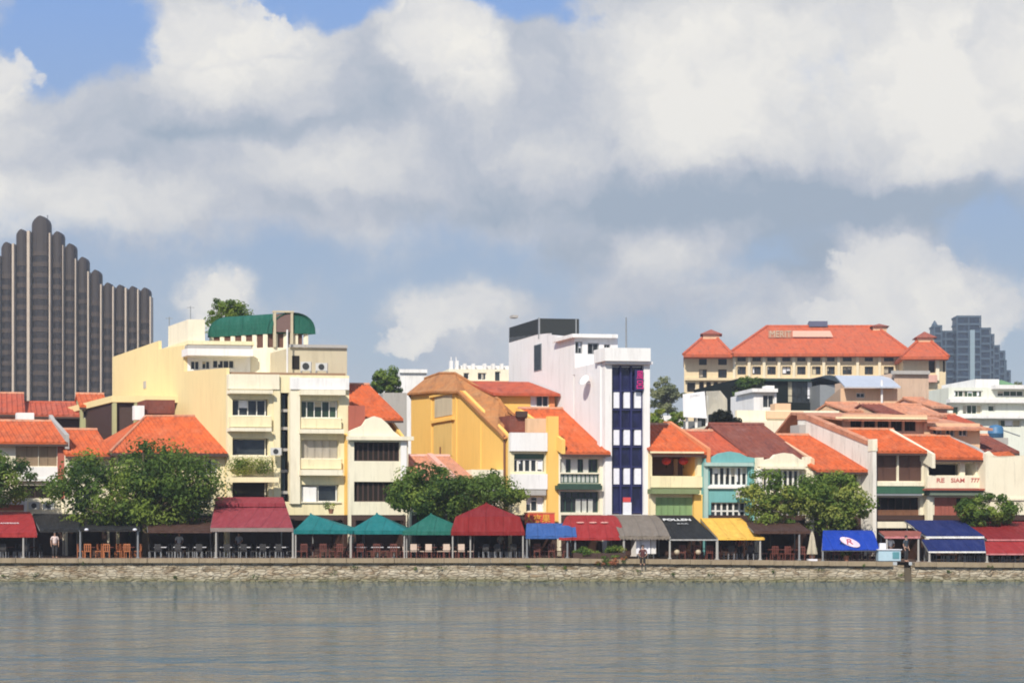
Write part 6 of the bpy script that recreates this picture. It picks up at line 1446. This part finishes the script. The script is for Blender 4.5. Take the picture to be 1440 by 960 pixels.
def person(label, loc, rz, shirt, trouser, sit=False, arm=0.0):
    t = thing('person', label, 'person', loc); t.rotation_euler = (0, 0, rz); V = []; E = []; Rd = []
    def v(p, r, e=None):
        V.append(Vector(p)); Rd.append(r)
        if e is not None: E.append((e, len(V) - 1))
        return len(V) - 1
    z = .92 if not sit else .12
    pel = v((0, 0, z), (.145, .105)); wa = v((0, 0, z + .18), (.125, .09), pel); chs = v((0, -.01, z + .38), (.15, .105), wa); sh = v((0, 0, z + .50), (.10, .075), chs); nk = v((0, -.01, z + .59), (.055, .055), sh); jaw = v((0, -.035, z + .67), (.062, .07), nk); hd = v((0, -.015, z + .75), (.078, .095), jaw); tp = v((0, -.005, z + .83), (.055, .065), hd)
    ns = v((0, -.125, z + .735), (.014, .014), hd)
    legs = []; arms = []
    for s in (-1, 1):
        hp = v((s * .09, 0, z - .05), (.085, .09), pel)
        if sit: kn = v((s * .11, -.42, z - .02), (.06, .06), hp); an = v((s * .11, -.46, z - .44), (.038, .042), kn); to = v((s * .12, -.64, z - .50), (.04, .03), an)
        else: kn = v((s * .10, -.03, z - .45), (.058, .062), hp); an = v((s * .10, .02, .075), (.038, .042), kn); to = v((s * .12, -.16, .035), (.04, .03), an)
        legs.append((hp, kn, an)); so = v((s * .19, 0, z + .48), (.055, .055), sh); el = v((s * (.25 + arm * .05), .03 - arm * .05, z + .20), (.04, .04), so); wr = v((s * (.24 - arm * .1), -.06 - arm * .22, z - .02 + arm * .24), (.027, .024), el); arms.append((so, el, wr))
    for (so, el, wr), s in zip(arms, (-1, 1)): hand_chain(V, E, Rd, wr, Vector(V[wr]) - Vector(V[el]), (0, s * 1.0, 0))
    skin_mesh('body', V, E, Rd, M_SKIN, t)
    V2 = [V[pel] + Vector((0, 0, .0)), V[wa], V[chs], V[sh]]; E2 = [(0, 1), (1, 2), (2, 3)]; R2 = [(.165, .125), (.145, .11), (.17, .125), (.105, .085)]
    for so, el, wr in arms: k = len(V2); V2 += [V[so], V[so].lerp(V[el], .75)]; E2 += [(3, k), (k, k + 1)]; R2 += [(.072, .072), (.062, .062)]
    skin_mesh('shirt', V2, E2, R2, shirt, t)
    V3 = [V[pel] + Vector((0, 0, .06))]; E3 = []; R3 = [(.15, .115)]
    for hp, kn, an in legs: k = len(V3); V3 += [V[hp], V[kn], V[an] + Vector((0, 0, .03))]; E3 += [(0, k), (k, k + 1), (k + 1, k + 2)]; R3 += [(.105, .11), (.078, .082), (.065, .07)]
    skin_mesh('trousers', V3, E3, R3, trouser, t)
    b = MB(); c = V[hd] + Vector((0, .012, .03)); b.lathe((c.x, c.y, c.z - .06), [(.092, 0), (.104, .05), (.096, .10), (.06, .145), (.01, .158)], 12); 
    b.v = [p + Vector((0, .035 if p.z < c.z - .03 else 0, 0)) for p in b.v]; b.build('hair', M_HAIR, t, smooth=True)
    e = MB()
    for s in (-1, 1):
        e.box(s * .034 - .012, s * .034 + .012, V[hd].y - .107, V[hd].y - .095, V[hd].z + .005, V[hd].z + .017)
    e.box(-.022, .022, V[jaw].y - .082, V[jaw].y - .070, V[jaw].z + .012, V[jaw].z + .02); e.build('face_features', M_HAIR, t)
    return t
person('person in a loose pale pink shirt and dark trousers standing beside the red awning', (X(77, 96.4), 96.4, G), R(25), fabric('pale_pink_shirt', (.78, .62, .56)), DKM)
person('person in dark clothes sitting on the quay edge below the taupe awning', (X(904, 95.35), 95.35, gz(X(904, 95.35))), R(-8), plain('maroon_shirt', (.10, .03, .03), .8), plain('black_trousers', (.018, .016, .015), .8), sit=True, arm=.5)
person('person in dark blue clothes standing by the pale blue counter at the river steps', (X(1274, 96.0), 96.0, gz(X(1274, 96.0))), R(40), plain('slate_shirt', (.045, .06, .075), .8), DKM)
person('person in a grey shirt standing behind the tables under the maroon awning', (X(336, 99.4), 99.4, G), R(-20), plain('grey_shirt', (.36, .38, .42), .8), DKM, arm=.6)

person('person in a white shirt standing behind the white topped tables by the tree trunk', (X(252, 99.0), 99.0, G), R(15), plain('white_shirt', (.72, .72, .70), .8), DKM, arm=.4)
person('person in a pale green shirt standing between the first and middle teal tents', (X(494, 98.8), 98.8, G), R(-30), plain('pale_green_shirt', (.42, .50, .40), .8), DKM)
person('person in a cream shirt standing under the dark red pavilion', (X(704, 99.3), 99.3, G), R(35), plain('cream_shirt', (.62, .54, .42), .8), DKM, arm=.5)
person('person in a white shirt serving behind the pale blue counter', (X(1252, 97.3), 97.3, gz(X(1252, 97.3))), R(5), plain('white_shirt', (.72, .72, .70), .8), DKM, arm=.6)
person('person in a brick red shirt standing under the yellow awning', (X(1040, 98.9), 98.9, gz(X(1040, 98.9))), R(-15), plain('brick_red_shirt', (.34, .08, .05), .8), DKM, arm=.3)

# ------------------------------------------------------------------ wall mounted services (parts of their houses)
def wall_unit(root, px, py, D=105.7, w=.8, h=.55):
    o = root.location; x, y, z = X(px, D) - o.x, D - o.y, Zw(py, D) - o.z
    b = MB(); b.box(x - w / 2, x + w / 2, y - .35, y, z, z + h); u = b.build('air_conditioner', M_AC, root)
    b = MB(); b.lathe((0, 0, 0), [(.01, 0), (h * .36, 0), (h * .36, .02), (.02, .02)], 12); b.v = [Vector((x + p.x, y - .353 - p.z, z + h / 2 + p.y)) for p in b.v]; b.build('fan', M_BLACK, u)
ROOTS = {o['label']: o for o in bpy.data.objects if o.parent is None and 'label' in o}
def find(txt): return next(o for k, o in ROOTS.items() if txt in k)
for key, lst in (('tall cream building', [(389, 640)]), ('teal shophouse', [(1042, 700)]), ('cream shophouse with stepped pediment', [(1110, 702)]), ('beige shuttered', [(70, 716), (50, 716)])):
    for px, py in lst: wall_unit(find(key), px, py)

# ------------------------------------------------------------------ air
hz = bpy.data.meshes.new('haze'); HB = MB(); HB.box(-420, 420, -70, 760, -1.2, 150)
ho = HB.build('haze', bpy.data.materials.new('haze')); hm = ho.data.materials[0]; hm.use_nodes = True; hm.node_tree.nodes.clear()
ht = NT(hm.node_tree); pv = ht.n('ShaderNodeVolumePrincipled'); pv.inputs['Color'].default_value = (0.80, 0.84, 0.88, 1); pv.inputs['Density'].default_value = 0.00045; pv.inputs['Anisotropy'].default_value = 0.2
oo = ht.n('ShaderNodeOutputMaterial'); ht.l(pv.outputs[0], oo.inputs['Volume']); ho['kind'] = 'stuff'; ho['label'] = 'thin pale haze in the air over the river and town'
